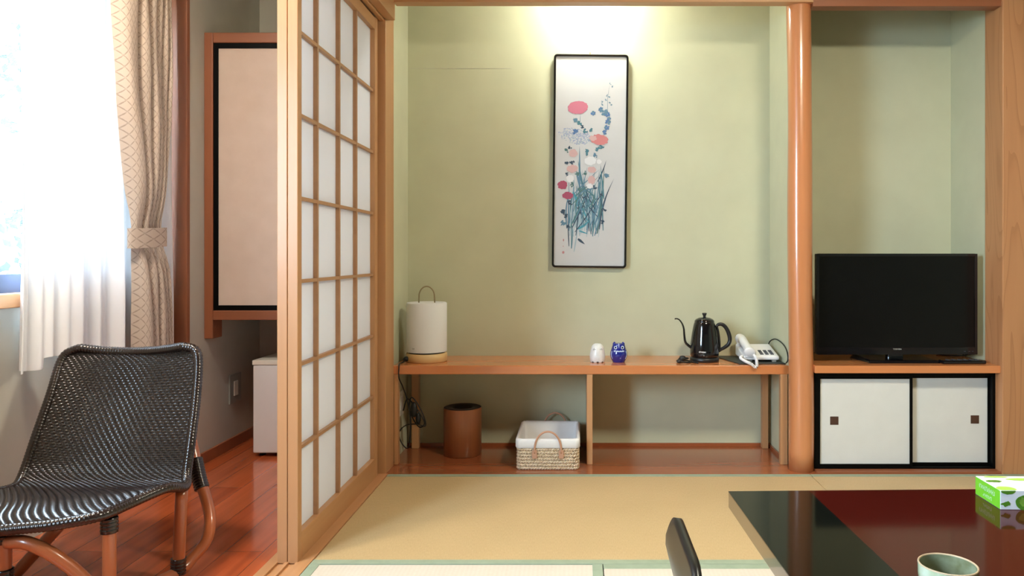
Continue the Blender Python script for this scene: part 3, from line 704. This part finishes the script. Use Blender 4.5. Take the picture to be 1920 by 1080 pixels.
# ================================================================== OWLS
def owl(c, r, h, ears, body, name, label):
    t = thing(name, label, 'figurine', c, 'owl figurines on the shelf'); m = MB(); n = 32
    if ears: prof = [(0, 0), (0.62, 0), (0.72, 0.03), (0.90, 0.18), (1.0, 0.34), (0.98, 0.48), (0.86, 0.64), (0.74, 0.80), (0.66, 0.90), (0.50, 0.925), (0, 0.94)]
    else: prof = [(0, 0), (0.80, 0), (0.92, 0.05), (1.0, 0.2), (1.0, 0.38), (0.93, 0.56), (0.85, 0.72), (0.70, 0.87), (0.42, 0.975), (0, 1.0)]
    prof = [(q.x, q.y) for q in cr([Vector((a, b)) for a, b in prof], 4)]
    m.lathe([(max(0, a)*r, b*h) for a, b in prof], c, n, sy=0.92)
    m.obj('body', body, t)
    if ears:
        for s_ in (-1, 1): MB().lathe([(0.009, 0), (0.0075, 0.005), (0.0035, 0.010), (0, 0.0125)], c+Vector((s_*r*0.50, -0.002, h*0.865)), 12).obj('ear', body, t)
    return t
def on(c, ang, el, r, h, k):   # point on owl front
    return c+Vector((r*k*math.sin(ang), -0.92*r*k*math.cos(ang), h*el))
oc = Vector((0.0865, 3.432, SZ)); t = owl(oc, 0.0355, 0.086, False, 'ceramic_white', 'owl_figurine', 'small white ceramic owl on the shelf, left of the blue owl')
for s_ in (-1, 1):
    m = MB(); p = on(oc, s_*0.42+0.02, 0.70, 0.0355, 0.086, 0.80); m.ball(p+Vector((s_*0.003, 0.002, 0.0)), (0.0075, 0.003, 0.0060), 1); m.ball(p+Vector((-s_*0.001, -0.0005, -0.001)), (0.0032, 0.0024, 0.0032), 0); m.obj('eye', ['owl_mark', 'owl_grey'], t)
m = MB()
for a in (-0.75, 0.0, 0.75): MB().ball(oc+Vector((0.029*math.sin(a), -0.029*math.cos(a), 0.003)), (0.006, 0.004, 0.003), 0, 10).obj('foot', 'owl_mark', t)
oc = Vector((0.184, 3.434, SZ)); t = owl(oc, 0.0395, 0.094, True, 'ceramic_blue', 'owl_figurine', 'small cobalt blue ceramic owl with pointed ears on the shelf')
for s_ in (-1, 1):
    m = MB(); p = on(oc, s_*0.50, 0.735, 0.0395, 0.094, 0.82); m.lathe([(0.0048, 0), (0.0065, 0.0010), (0.0078, 0)], (0, 0, 0), 20)
    m.xf(Matrix.Translation(p+Vector((0, -0.001, 0))) @ Matrix.Rotation(math.radians(s_*24), 4, 'Z') @ Matrix.Rotation(math.pi/2, 4, 'X')); m.ball(p, (0.0030, 0.0022, 0.0030), 1); m.obj('eye', ['owl_light', 'owl_mark'], t)
m = MB()
for k in range(9):
    a = -0.62+1.24*k/8; m.ball(on(oc, a, 0.565-0.025*math.cos(a*2)+0.014*(k % 2), 0.0395, 0.094, 0.925), (0.0030, 0.0012, 0.0046), 0, 8)
m.tube([on(oc, -1.0, 0.55, 0.0395, 0.094, 0.965), on(oc, -1.05, 0.35, 0.0395, 0.094, 1.0), on(oc, -0.95, 0.18, 0.0395, 0.094, 0.91)], 0.0011, 6)
m.tube([on(oc, 1.0, 0.55, 0.0395, 0.094, 0.965), on(oc, 1.05, 0.35, 0.0395, 0.094, 1.0), on(oc, 0.95, 0.18, 0.0395, 0.094, 0.91)], 0.0011, 6)
m.tube([on(oc, -0.05, 0.92, 0.0395, 0.094, 0.62), on(oc, -0.02, 0.80, 0.0395, 0.094, 0.75), on(oc, 0.0, 0.70, 0.0395, 0.094, 0.84)], lambda q: 0.0022*(1-q)+0.0006, 6)
m.obj('painted_feathers', 'owl_light', t)

# ================================================================== KETTLE
kc = Vector((0.583, 3.462, SZ)); t = thing('electric_kettle', 'glossy black gooseneck kettle on its base near the telephone', 'kettle', kc)
MB().lathe([(0, 0), (0.064, 0), (0.067, 0.004), (0.067, 0.016), (0.062, 0.021), (0, 0.021)], kc, 48).obj('base', 'black_plastic', t)
bp = cr([Vector((r, z)) for r, z in [(0.062, 0.022), (0.0655, 0.030), (0.0665, 0.045), (0.0650, 0.075), (0.060, 0.115), (0.054, 0.150), (0.049, 0.172), (0.0455, 0.182)]], 5)
MB().lathe([(0, 0.022)]+[(q.x, q.y) for q in bp]+[(0.04, 0.184)], kc, 56).obj('body', 'black_gloss', t)
ld = MB().lathe([(0.0455, 0.182), (0.046, 0.186), (0.040, 0.194), (0.026, 0.201), (0.010, 0.204), (0, 0.204)], kc, 48).obj('lid', 'black_gloss', t); ld['_org'] = t['_org']
MB().lathe([(0.006, 0.203), (0.0065, 0.210), (0.0105, 0.218), (0.0105, 0.223), (0, 0.224)], kc, 24).obj('knob', 'black_plastic', ld)
KP = lambda px, py: P(px, py, 3.455)
MB().tube([KP(1297, 652), KP(1291, 648), KP(1285, 641), KP(1283, 628), KP(1282, 616), KP(1279, 607), KP(1274, 600), KP(1269, 597.5), KP(1265, 598)], lambda q: 0.0068-0.0036*min(1, q*1.4), 14, sub=6).obj('spout', 'black_gloss', t)
MB().tube([KP(1343, 614), KP(1346, 609), KP(1353, 608), KP(1360, 613), KP(1366, 624), KP(1368.5, 636), KP(1366, 645), KP(1359, 651), KP(1352, 655), KP(1347, 659)], lambda q: 0.0062+0.0034*math.sin(math.pi*q), 14, sub=6).obj('handle', 'black_plastic', t)
MB().tube([KP(1344, 612), KP(1347, 625), KP(1349, 643), KP(1349, 657)], 0.0055, 12).obj('handle_strap', 'black_plastic', t)
text('dretec', 0.0105, (kc.x-0.020, kc.y-0.0645, kc.z+0.050), (math.pi/2, 0, math.radians(-17)), 'white_plastic', t, 'lettering', 1.2, 0.0002)
MB().ball((kc.x-0.013, kc.y-0.0655, kc.z+0.033), (0.0014, 0.001, 0.0014), 0, 8).obj('indicator', 'white_plastic', t)
kz = SZ+0.004
MB().tube([kc+Vector((-0.055, -0.03, 0.006)), Vector((0.50, 3.39, kz)), Vector((0.47, 3.38, kz+0.006)), Vector((0.455, 3.41, kz+0.010)), Vector((0.48, 3.44, kz+0.012)), Vector((0.50, 3.41, kz+0.016)), Vector((0.465, 3.385, kz+0.014)), Vector((0.45, 3.42, kz+0.003)), Vector((0.49, 3.45, kz+0.002)), Vector((0.52, 3.40, kz+0.001)), Vector((0.54, 3.375, kz))], 0.0036, 8, sub=8).obj('cord', 'rubber', t)
MB().ball((0.475, 3.415, kz+0.016), (0.016, 0.012, 0.012)).ball((0.457, 3.39, kz+0.005), (0.012, 0.010, 0.009)).obj('cord_bundle', 'rubber', t)

# ================================================================== DESK MAT + TELEPHONE
mm = MB().box(-0.16, 0.15, -0.145, 0.145, 0, 0.004)
for v in mm.v: pass
corn = [(0.722, 3.355), (0.931, 3.36), (0.928, 3.60), (0.655, 3.62)]
m = MB(); z0, z1 = SZ, SZ+0.0045
m.add([(x, y, z0) for x, y in corn]+[(x, y, z1) for x, y in corn], [[3, 2, 1, 0], [4, 5, 6, 7], [0, 1, 5, 4], [1, 2, 6, 5], [2, 3, 7, 6], [3, 0, 4, 7]])
tag(m.obj('desk_mat', 'matblack', bevel=0.001), 'black mat on the shelf under the telephone', 'mat')
SM = z1
t = thing('telephone', 'white corded telephone with dark keys at the right end of the shelf', 'telephone', (0.83, 3.47, SM))
m = MB()
def wedge(x0, x1, y0, y1, za0, za1, zb, mi=0): m.add([(x0, y0, zb), (x1, y0, zb), (x1, y1, zb), (x0, y1, zb), (x0, y0, za0), (x1, y0, za0), (x1, y1, za1), (x0, y1, za1)], [[3, 2, 1, 0], [4, 5, 6, 7], [0, 1, 5, 4], [1, 2, 6, 5], [2, 3, 7, 6], [3, 0, 4, 7]], mi)
wedge(0.752, 0.915, 3.405, 3.585, SM+0.026, SM+0.062, SM+0.008)
m.obj('body', 'white_plastic', t, bevel=0.006)
for x in (0.775, 0.885):
    for y in (3.412, 3.55): MB().box(x, x+0.018, y, y+0.018, SM+0.0003, SM+0.009).obj('foot', 'greyplate', t)
def hz(y): return SM+0.026+(y-3.405)*0.2
for i in range(3):
    for j in range(4):
        x = 0.834+i*0.0235; y = 3.425+j*0.0165
        k = MB(); k.box(x, x+0.015, y, y+0.010, hz(y)-0.002, hz(y)+0.0045); k.obj('key', 'key', t, bevel=0.001)
# handset along the left side
m = MB(); hs = [Vector((0.780, 3.392, SM+0.040)), Vector((0.780, 3.42, SM+0.051)), Vector((0.779, 3.48, SM+0.066)), Vector((0.778, 3.54, SM+0.080)), Vector((0.778, 3.59, SM+0.082))]
m.tube(hs, lambda q: 0.0185+0.0075*abs(2*q-1)**1.6-(0.008 if q < 0.04 or q > 0.96 else 0), 20, sub=6, flat=1.25)
o = m.obj('handset', 'white_plastic', t); o['_org'] = t['_org']
MB().box(0.758, 0.802, 3.398, 3.440, SM+0.018, SM+0.045).obj('mouthpiece', 'white_plastic', o, bevel=0.008)
MB().box(0.758, 0.800, 3.545, 3.592, SM+0.045, SM+0.075).obj('earpiece', 'white_plastic', o, bevel=0.008)
wv = MB()
def coil(path, R, r, turns):
    pp = resample(cr([Vector(p) for p in path], 10), turns*10); out = []
    for i, p in enumerate(pp):
        tt = (pp[min(i+1, len(pp)-1)]-pp[max(i-1, 0)]).normalized(); a = tt.orthogonal().normalized(); b = tt.cross(a)
        w_ = 2*math.pi*i/10; out.append(p+a*R*math.cos(w_)+b*R*math.sin(w_))
    wv.tube(out, r, 5, sub=2)
coil([(0.795, 3.385, SM+0.034), (0.796, 3.345, SM+0.022), (0.790, 3.310, SM-0.004), (0.782, 3.306, SM-0.010), (0.765, 3.311, SM+0.004), (0.745, 3.352, SM+0.012), (0.735, 3.39, SM+0.020), (0.745, 3.41, SM+0.024)], 0.0050, 0.0020, 46)
wv.obj('coiled_cord', 'white_plastic', t)
MB().tube([(0.905, 3.58, SM+0.03), (0.922, 3.61, SM+0.066), (0.930, 3.55, SM+0.088), (0.931, 3.46, SM+0.088), (0.9315, 3.38, SM+0.075), (0.932, 3.335, SM+0.05), (0.932, 3.327, SM+0.02), (0.926, 3.335, SM+0.004)], 0.0028, 8).obj('line_cord', 'rubber', t)

# ================================================================== TELEVISION + REMOTE
TZ = 0.4601
t = thing('television', 'black flat television on the niche shelf above the cream cabinet doors', 'television', (1.42, 3.33, TZ))
x0, x1, z0, z1 = 1.0585, 1.776, 0.4915, 0.9400
m = MB(); m.box(x0, x1, 3.330, 3.352, z0, z1, 0, 0.003).box(x0+0.08, x1-0.08, 3.352, 3.392, z0+0.04, z1-0.08, 0, 0.01); m.obj('housing', 'black_plastic', t)
m = MB(); b = 0.012
m.box(x0, x0+b, 3.324, 3.331, z0, z1).box(x1-b, x1, 3.324, 3.331, z0, z1).box(x0+b, x1-b, 3.324, 3.331, z1-b, z1).box(x0+b, x1-b, 3.324, 3.331, z0, z0+0.032); m.obj('bezel', 'black_gloss', t, bevel=0.001)
MB().box(x0+b, x1-b, 3.327, 3.3305, z0+0.032, z1-b).obj('screen', 'screen', t)
m = MB(); m.box(1.385, 1.455, 3.345, 3.375, TZ+0.012, z0+0.05, 0, 0.004)
m.add([(1.27, 3.262, TZ), (1.58, 3.262, TZ), (1.56, 3.45, TZ), (1.25, 3.45, TZ), (1.275, 3.266, TZ+0.012), (1.575, 3.266, TZ+0.012), (1.545, 3.44, TZ+0.022), (1.265, 3.44, TZ+0.022)], [[3, 2, 1, 0], [4, 5, 6, 7], [0, 1, 5, 4], [1, 2, 6, 5], [2, 3, 7, 6], [3, 0, 4, 7]])
m.obj('stand', 'black_gloss', t, bevel=0.003)
text('TOSHIBA', 0.0090, (1.4185, 3.3235, z0+0.0235), (math.pi/2, 0, 0), 'greyplate', t, 'lettering', 1.05, 0.0002)
m = MB(); 
for x in (1.715, 1.735, 1.75): m.box(x, x+0.008, 3.3232, 3.3242, z0+0.013, z0+0.015)
m.obj('indicator', 'key', t)
MB().tube([(1.72, 3.365, 0.62), (1.785, 3.40, 0.56), (1.80, 3.43, 0.50), (1.79, 3.46, 0.47), (1.74, 3.50, 0.464), (1.70, 3.55, 0.464)], 0.003, 8).tube([(1.72, 3.37, 0.66), (1.795, 3.42, 0.60), (1.812, 3.45, 0.52), (1.80, 3.50, 0.464)], 0.0035, 8).obj('cable', 'rubber', t)
t = thing('remote_control', 'black remote control lying on the shelf right of the television stand', 'remote', (1.66, 3.26, TZ))
R = Matrix.Translation((1.675, 3.262, TZ)) @ Matrix.Rotation(math.radians(3), 4, 'Z')
MB().box(-0.098, 0.098, -0.022, 0.022, 0, 0.016, 0, 0.005).xf(R).obj('body', 'black_gloss', t)
for i in range(6):
    for j in range(2): MB().box(-0.07+i*0.026, -0.058+i*0.026, -0.012+j*0.015, -0.004+j*0.015, 0.015, 0.0185).xf(R).obj('button', 'key', t, bevel=0.0006)

# ================================================================== FLOWER PICTURE
pc = Vector((0.0560, 3.620, 1.391)); t = thing('flower_picture', 'tall narrow flower painting in thin black frame on the alcove wall', 'picture', pc)
RP = Matrix.Translation(pc) @ Matrix.Rotation(math.radians(0.65), 4, 'Y')
m = MB(); hw, hh = 0.181, 0.518
def frame_ring(o, y, rad):
    return [(x, y, z) for x, z in rrect(-hw+o, hw-o, -hh+o, hh-o, rad, 6)]
rg = [frame_ring(0.0, 0.034, 0.016), frame_ring(0.0, 0.003, 0.016), frame_ring(0.003, 0.0, 0.014), frame_ring(0.007, 0.0, 0.011), frame_ring(0.010, 0.003, 0.008), frame_ring(0.010, 0.012, 0.008)]
n = len(rg[0]); vs = [v for g in rg for v in g]; fs = []
for j in range(5):
    for k in range(n): fs.append([j*n+k, j*n+(k+1) % n, (j+1)*n+(k+1) % n, (j+1)*n+k])
m.add(vs, fs, 0, False); m.xf(RP); m.obj('frame', 'black_gloss', t)
m = MB().box(-hw+0.006, hw-0.006, 0.011, 0.030, -hh+0.006, hh-0.006); m.xf(RP)
pm = noisy('painting_paper', (0.50, 0.49, 0.485), (0.54, 0.53, 0.53), 5, 0.35, 0.02, 100, coat=0.15); m.obj('paper', pm, t)
cols_ = dict(pink=(.58, .17, .24), coral=(.62, .21, .21), pale=(.64, .40, .38), lav=(.36, .40, .56), blue=(.08, .17, .36), steel=(.11, .22, .31), teal=(.07, .20, .25), turq=(.06, .30, .38), dark=(.03, .06, .10), green=(.08, .17, .16), crim=(.42, .07, .13), white=(.78, .76, .76), seal=(.55, .25, .25), mist=(.38, .48, .53))
ck = list(cols_); cm = [mat('paint_'+k, tuple(v_*0.82 for v_ in cols_[k]), 0.6) for k in ck]
m = MB(); lay = [0]; random.seed(11)
def lay_y():
    lay[0] += 1; return 0.0108-lay[0]*2.2e-6
def pt(x, y): return ((x-263.5)/2.4545/386.7*0.98, -(y-546)/2.4545/386.7)
def poly(pts, c):
    y = lay_y(); v = [(pt(a, b)[0], y, pt(a, b)[1]) for a, b in pts]; m.add(v, [list(range(len(v)))], ck.index(c))
def blob(x, y, rx, ry, c, jag=0.12, n=26, rot=0): 
    p = []
    for k in range(n):
        a = 2*math.pi*k/n; q = 1+random.uniform(-jag, jag); dx, dy = rx*q*math.cos(a), ry*q*math.sin(a)
        p.append((x+dx*math.cos(rot)-dy*math.sin(rot), y+dx*math.sin(rot)+dy*math.cos(rot)))
    poly(p, c)
def blade(x0, y0, x1, y1, w, c, bow=0):
    n = 8; A = []; B = []
    dx, dy = x1-x0, y1-y0; L = math.hypot(dx, dy); nx, ny = -dy/L, dx/L
    for k in range(n+1):
        q = k/n; ww = w*(math.sin(math.pi*min(1, q*0.9+0.1)))**0.7*0.5*(1-q*0.6); b = bow*math.sin(math.pi*q)
        cx, cy = x0+dx*q+nx*b, y0+dy*q+ny*b; A.append((cx+nx*ww, cy+ny*ww)); B.append((cx-nx*ww, cy-ny*ww))
    poly(A+B[::-1], c)
def leaves(x, y, c, s=1.0, k=6):
    for i in range(k):
        a = random.uniform(0, 6.28); l = random.uniform(8, 15)*s; blade(x+random.uniform(-8, 8)*s, y+random.uniform(-8, 8)*s, x+l*math.cos(a), y+l*math.sin(a), random.uniform(7, 11)*s, c)
for i in range(260):
    a = random.uniform(0, 6.28); r = random.random()**0.6; blob(192+r*78*math.cos(a), 432+r*36*math.sin(a)+0.15*r*78*math.cos(a), random.uniform(1.5, 4.5), random.uniform(1.2, 3.2), random.choice(['lav', 'lav', 'mist']), 0.3, 7)
for i in range(60):
    bx = random.uniform(165, 300); blade(bx+random.uniform(-15, 15), random.uniform(820, 900), bx+random.uniform(-20, 20), random.uniform(600, 720), random.uniform(5, 12), random.choice(['mist', 'mist', 'teal', 'steel']), random.uniform(-12, 12))
for (a, b, c_, d, w_, col_, bw) in [(215, 690, 213, 475, 12, 'steel', 0), (245, 740, 205, 540, 14, 'teal', 0), (180, 950, 175, 790, 9, 'teal', 4), (192, 965, 215, 820, 8, 'mist', 0), (168, 940, 160, 800, 6, 'dark', 0), (280, 880, 285, 640, 10, 'teal', 5), (300, 880, 330, 560, 12, 'green', 6), (288, 890, 345, 700, 8, 'steel', 0), (310, 860, 378, 622, 9, 'dark', -14), (300, 640, 340, 540, 8, 'dark', 3), (262, 870, 240, 640, 8, 'dark', 0), (250, 860, 262, 700, 6, 'mist', 0), (330, 720, 312, 560, 10, 'teal', 0), (200, 600, 225, 700, 12, 'steel', 0), (185, 690, 262, 838, 14, 'turq', -5), (190, 700, 240, 800, 10, 'turq', 6), (205, 860, 265, 815, 14, 'turq', 6), (215, 868, 258, 882, 9, 'turq', 0), (200, 890, 215, 640, 7, 'dark', 4), (270, 880, 300, 720, 5, 'dark', 0), (205, 760, 250, 830, 9, 'dark', 0), (210, 905, 243, 930, 15, 'dark', 0)]: blade(a, b, c_, d, w_, col_, bw)
for i in range(34): blade(random.uniform(170, 330), random.uniform(700, 880), random.uniform(190, 330), random.uniform(560, 700), random.uniform(4, 8), random.choice(['dark', 'teal', 'green', 'steel']), random.uniform(-8, 8))
for x, y, c_, s_ in [(210, 370, 'teal', 1.3), (190, 360, 'steel', 1.1), (240, 405, 'teal', 1.2), (225, 388, 'dark', .8), (265, 400, 'teal', .9), (195, 412, 'blue', 1.4), (155, 495, 'green', 1.1), (168, 485, 'dark', .8), (150, 555, 'dark', .9), (180, 553, 'dark', 1.1), (155, 608, 'dark', .8), (205, 605, 'green', 1.1), (180, 655, 'green', 1), (250, 505, 'teal', 1.3), (300, 495, 'teal', 1.3), (315, 480, 'teal', 1.1), (285, 520, 'steel', 1), (172, 740, 'dark', 1.1), (140, 780, 'dark', 1.2), (150, 800, 'dark', 1), (145, 835, 'steel', 1.4), (165, 850, 'dark', .9), (330, 770, 'dark', 1), (325, 828, 'dark', 1), (340, 612, 'steel', 1.2), (285, 665, 'dark', 1), (240, 715, 'dark', .9), (215, 680, 'green', 1), (265, 580, 'green', .9), (235, 600, 'green', 1.1), (150, 700, 'dark', .7), (320, 700, 'dark', .7)]: leaves(x, y, c_, s_)
for x, y, r in [(327, 320, 20), (312, 308, 14), (343, 330, 14), (275, 325, 13), (345, 365, 15), (340, 390, 14), (330, 412, 13), (350, 350, 11)]:
    for k in range(7):
        a = k*0.9+random.random(); blob(x+r*0.5*math.cos(a), y+r*0.5*math.sin(a), r*0.42, r*0.3, random.choice(['blue', 'steel', 'blue']), 0.2, 10, a)
blade(345, 330, 352, 188, 2.2, 'steel', -6)
for x, y in [(355, 188), (365, 200), (340, 242), (350, 250), (352, 275), (360, 285), (317, 272), (318, 284), (336, 262)]: leaves(x, y, 'steel', .5, 4)
blade(213, 375, 215, 325, 2.5, 'teal')
blob(203, 299, 48, 30, 'pink', .05, 40, -.1); blob(305, 446, 42, 24, 'coral', .10, 34, .1); blob(275, 440, 18, 12, 'pale', .2)
for x, y, rx, ry, c_ in [(183, 510, 20, 18, 'pale'), (180, 582, 26, 18, 'pale'), (272, 585, 20, 14, 'pale'), (270, 632, 17, 20, 'pale'), (265, 545, 27, 20, 'white'), (170, 628, 18, 17, 'white'), (262, 660, 14, 12, 'white'), (305, 548, 12, 10, 'white'), (135, 658, 23, 20, 'crim'), (160, 706, 25, 17, 'crim')]: blob(x, y, rx, ry, c_, .12)
blob(142, 912, 3, 6, 'seal', .2, 8); blob(141, 968, 6, 6, 'seal', .2, 8); blob(141, 940, 2, 2, 'seal', .2, 8)
m.xf(RP); m.obj('painted_flowers', cm, t)
MB().tube([Vector((0.056, 3.64, 1.905)), Vector((0.056, 3.655, 1.925))], 0.003, 8).obj('hook', 'brass', t)

# ================================================================== LOW TABLE + THINGS ON IT
TT = 0.33; TR = Matrix.Translation((0.382, 1.905, 0)) @ Matrix.Rotation(math.radians(1.5), 4, 'Z')
t = thing('low_table', 'low black and dark red lacquered table on the straw mats', 'table', (1.1, 1.4, 0.0))
Lx, Ly = 1.50, 0.92
m = MB().box(0, Lx, -Ly, 0, TT-0.042, TT-0.0005, 0); m.xf(TR); m.obj('tabletop', ['table_edge'], t, bevel=0.002)
m = MB()
for xa in (0.0, Lx-0.207): MB().box(xa, xa+0.207, -Ly, 0, TT-0.002, TT).xf(TR).obj('end_panel', 'table_black', t)
m = MB().box(0.207, Lx-0.207, -Ly, 0, TT-0.002, TT); m.xf(TR); m.obj('centre_panel', 'table_red', t)
for x in (0.18, Lx-0.24):
    for y in (-0.16, -Ly+0.10): MB().box(x, x+0.06, y, y+0.06, 0.0017, TT-0.042).xf(TR).obj('leg', 'black_gloss', t, bevel=0.004)
for ya in (-0.145, -Ly+0.115): MB().box(0.24, Lx-0.24, ya, ya+0.03, TT-0.09, TT-0.042).xf(TR).obj('apron', 'black_gloss', t)
# tissue box
bt = Matrix.Translation((0.997, 1.765, TT+0.0003)) @ Matrix.Rotation(math.radians(-1.5), 4, 'Z')
t = thing('tissue_box', 'green and white printed tissue box on the low table', 'tissue box', (1.11, 1.82, TT))
BL, BW, BH = 0.225, 0.117, 0.0455
MB().box(0, BL, 0, BW, 0, BH).xf(bt).obj('carton', 'box_white', t, bevel=0.0012)
m = MB()
def quad(pts, mi): m.add(pts, [list(range(len(pts)))], mi)
e = -0.0004; quad([(e, 0.001, 0.001), (e, BW-0.001, 0.001), (e, BW-0.001, BH-0.001), (e, 0.001, BH-0.001)], 0)
# pale letter strokes in two lines on the green end
random.seed(3); e = -0.0008
for ln, (a, b, zc, hgt) in enumerate([(0.028, 0.098, 0.029, 0.011), (0.040, 0.080, 0.012, 0.008)]):
    y = b
    while y > a:
        wd = random.uniform(0.003, 0.0065); h2 = hgt*random.uniform(.7, 1.15)
        quad([(e, y-wd, zc-h2/2), (e, y-wd+0.0018, zc-h2/2), (e, y-wd+0.0018, zc+h2/2), (e, y-wd, zc+h2/2)], 1)
        zb = zc+random.choice([-1, 0, 1])*(h2/2-0.001); quad([(e, y-wd, zb-0.001), (e, y-0.0006, zb-0.001), (e, y-0.0006, zb+0.001), (e, y-wd, zb+0.001)], 1); y -= wd+0.0012
def ell(cx, cz, rx, rz, mi, face='f', n=22, jag=0.05):
    p = []
    for k in range(n):
        a = 2*math.pi*k/n; q = 1+random.uniform(-jag, jag); x, z = cx+rx*q*math.cos(a), cz+rz*q*math.sin(a)
        p.append((x, -0.0006, min(z, BH-.0005)) if face == 'f' else (x, max(0.0008, z), BH+0.0006))
    quad(p, mi)
ell(0.018, 0.044, 0.017, 0.008, 2); ell(0.013, 0.014, 0.010, 0.006, 2, jag=.3); ell(0.055, 0.017, 0.020, 0.017, 2); ell(0.055, 0.019, 0.013, 0.010, 3, jag=.2)
ell(0.12, 0.020, 0.022, 0.017, 2); ell(0.18, 0.015, 0.015, 0.011, 2)
ell(0.020, 0.012, 0.022, 0.018, 3, 't'); ell(0.022, 0.072, 0.020, 0.010, 2, 't', jag=.15); ell(0.045, 0.108, 0.03, 0.006, 3, 't'); ell(0.10, 0.088, 0.04, 0.010, 3, 't'); ell(0.17, 0.03, 0.03, 0.015, 3, 't')
m.xf(bt); m.obj('printing', ['box_green', 'box_pale', 'box_leaf', 'box_lime'], t)
# tea bowl
c = Vector((0.636, 1.286, TT)); t = thing('tea_bowl', 'pale green glazed tea bowl on the dark red tabletop', 'bowl', c)
pr = cr([Vector(p) for p in [(0.0, 0.006), (0.022, 0.006), (0.022, 0.0), (0.026, 0.0), (0.027, 0.006), (0.038, 0.016), (0.0465, 0.040), (0.0480, 0.068)]], 4)
pi_ = cr([Vector(p) for p in [(0.0450, 0.068), (0.0430, 0.042), (0.036, 0.020), (0.018, 0.012), (0.0, 0.011)]], 5)
MB().lathe([(max(0, q.x), q.y) for q in pr], c, 56).lathe([(max(0, q.x), q.y) for q in pi_], c, 56, 1).obj('bowl', ['celadon', 'celadon_in'], t)
MB().lathe([(0.0480, 0.068), (0.0478, 0.0695), (0.0465, 0.0705), (0.0453, 0.0695), (0.0450, 0.068)], c, 56).obj('rim', 'celadon_rim', t)

# ================================================================== FLOOR CHAIR (legless)
t = thing('floor_chair', 'black legless floor chair back seen edge on, left of the low table', 'chair', (0.32, 1.22, 0.0))
m = MB(); NY, NZ = 28, 30; yc = 1.20; hwid = 0.200
def backp(s, h):   # s -1..1 across, h 0..1 up
    top = 0.476-0.105*max(0, (abs(s)-0.40)/0.60)**2.2
    zc = 0.03+(top-0.03)*h
    half = hwid*(1-0.12*(1-h))
    x = 0.166+0.25*max(0, 0.40-zc)+0.14*max(0, zc-0.42)
    return Vector((x, yc+s*half, zc))
for j in range(NZ+1):
    for i in range(NY+1):
        s_ = -1+2*i/NY; m.v.append(backp(s_, j/NZ))
for j in range(NZ):
    for i in range(NY):
        k = j*(NY+1)+i; m.f.append([k, k+1, k+NY+2, k+NY+1]); m.mi.append(0); m.sm.append(True)
m.obj('backrest', 'zaisu', t, solid=0.012)
m = MB(); 
m.box(0.30, 0.70, 1.02, 1.38, 0.014, 0.028, 0, 0.006); m.obj('seat', 'black_gloss', t)
MB().box(0.33, 0.68, 1.05, 1.35, 0.0017, 0.014).obj('base', 'black_plastic', t)

# ================================================================== LAMPS
lx, ly, lz = 1.02, 1.62, 2.11
t = thing('pendant_lamp', 'round ceiling lamp hanging above the low table', 'lamp', (lx, ly, lz))
MB().lathe([(0, 0), (0.13, 0), (0.15, 0.015), (0.15, 0.04), (0.13, 0.055), (0, 0.055)], (lx, ly, lz), 48).obj('diffuser', 'lamp_glow', t)
MB().lathe([(0.16, 0.056), (0.15, 0.075), (0.06, 0.10), (0.01, 0.11), (0, 0.11)], (lx, ly, lz), 48).obj('cap', 'wood_x', t)
MB().tube([(lx, ly, lz+0.105), (lx, ly, CZ)], 0.004, 8, sub=2).obj('cord', 'rubber', t)
t = thing('corridor_lamp', 'round lamp on the ceiling of the window corridor', 'lamp', (-1.42, 1.70, CZ-0.07))
MB().lathe([(0, 0), (0.10, 0), (0.13, 0.02), (0.13, 0.05), (0, 0.05)], (-1.42, 1.70, CZ-0.07), 40).obj('diffuser', 'corr_glow', t)
MB().lathe([(0.14, 0.05), (0.14, 0.0695)], (-1.42, 1.70, CZ-0.07), 40, cap=True).obj('base', 'white_plastic', t)
t = thing('alcove_lamp', 'small lamp fixed above the alcove behind the lintel', 'lamp', (0.06, 3.41, 2.2))
MB().ball((0.06, 3.41, 2.235), (0.10, 0.05, 0.04), 0, 24).obj('globe', 'alcove_glow', t)
MB().lathe([(0.04, 0.0), (0.04, CZ-2.26)], (0.06, 3.41, 2.26), 24, cap=True).obj('base', 'white_plastic', t)

for o in bpy.data.objects:
    if '_org' in o: del o['_org']
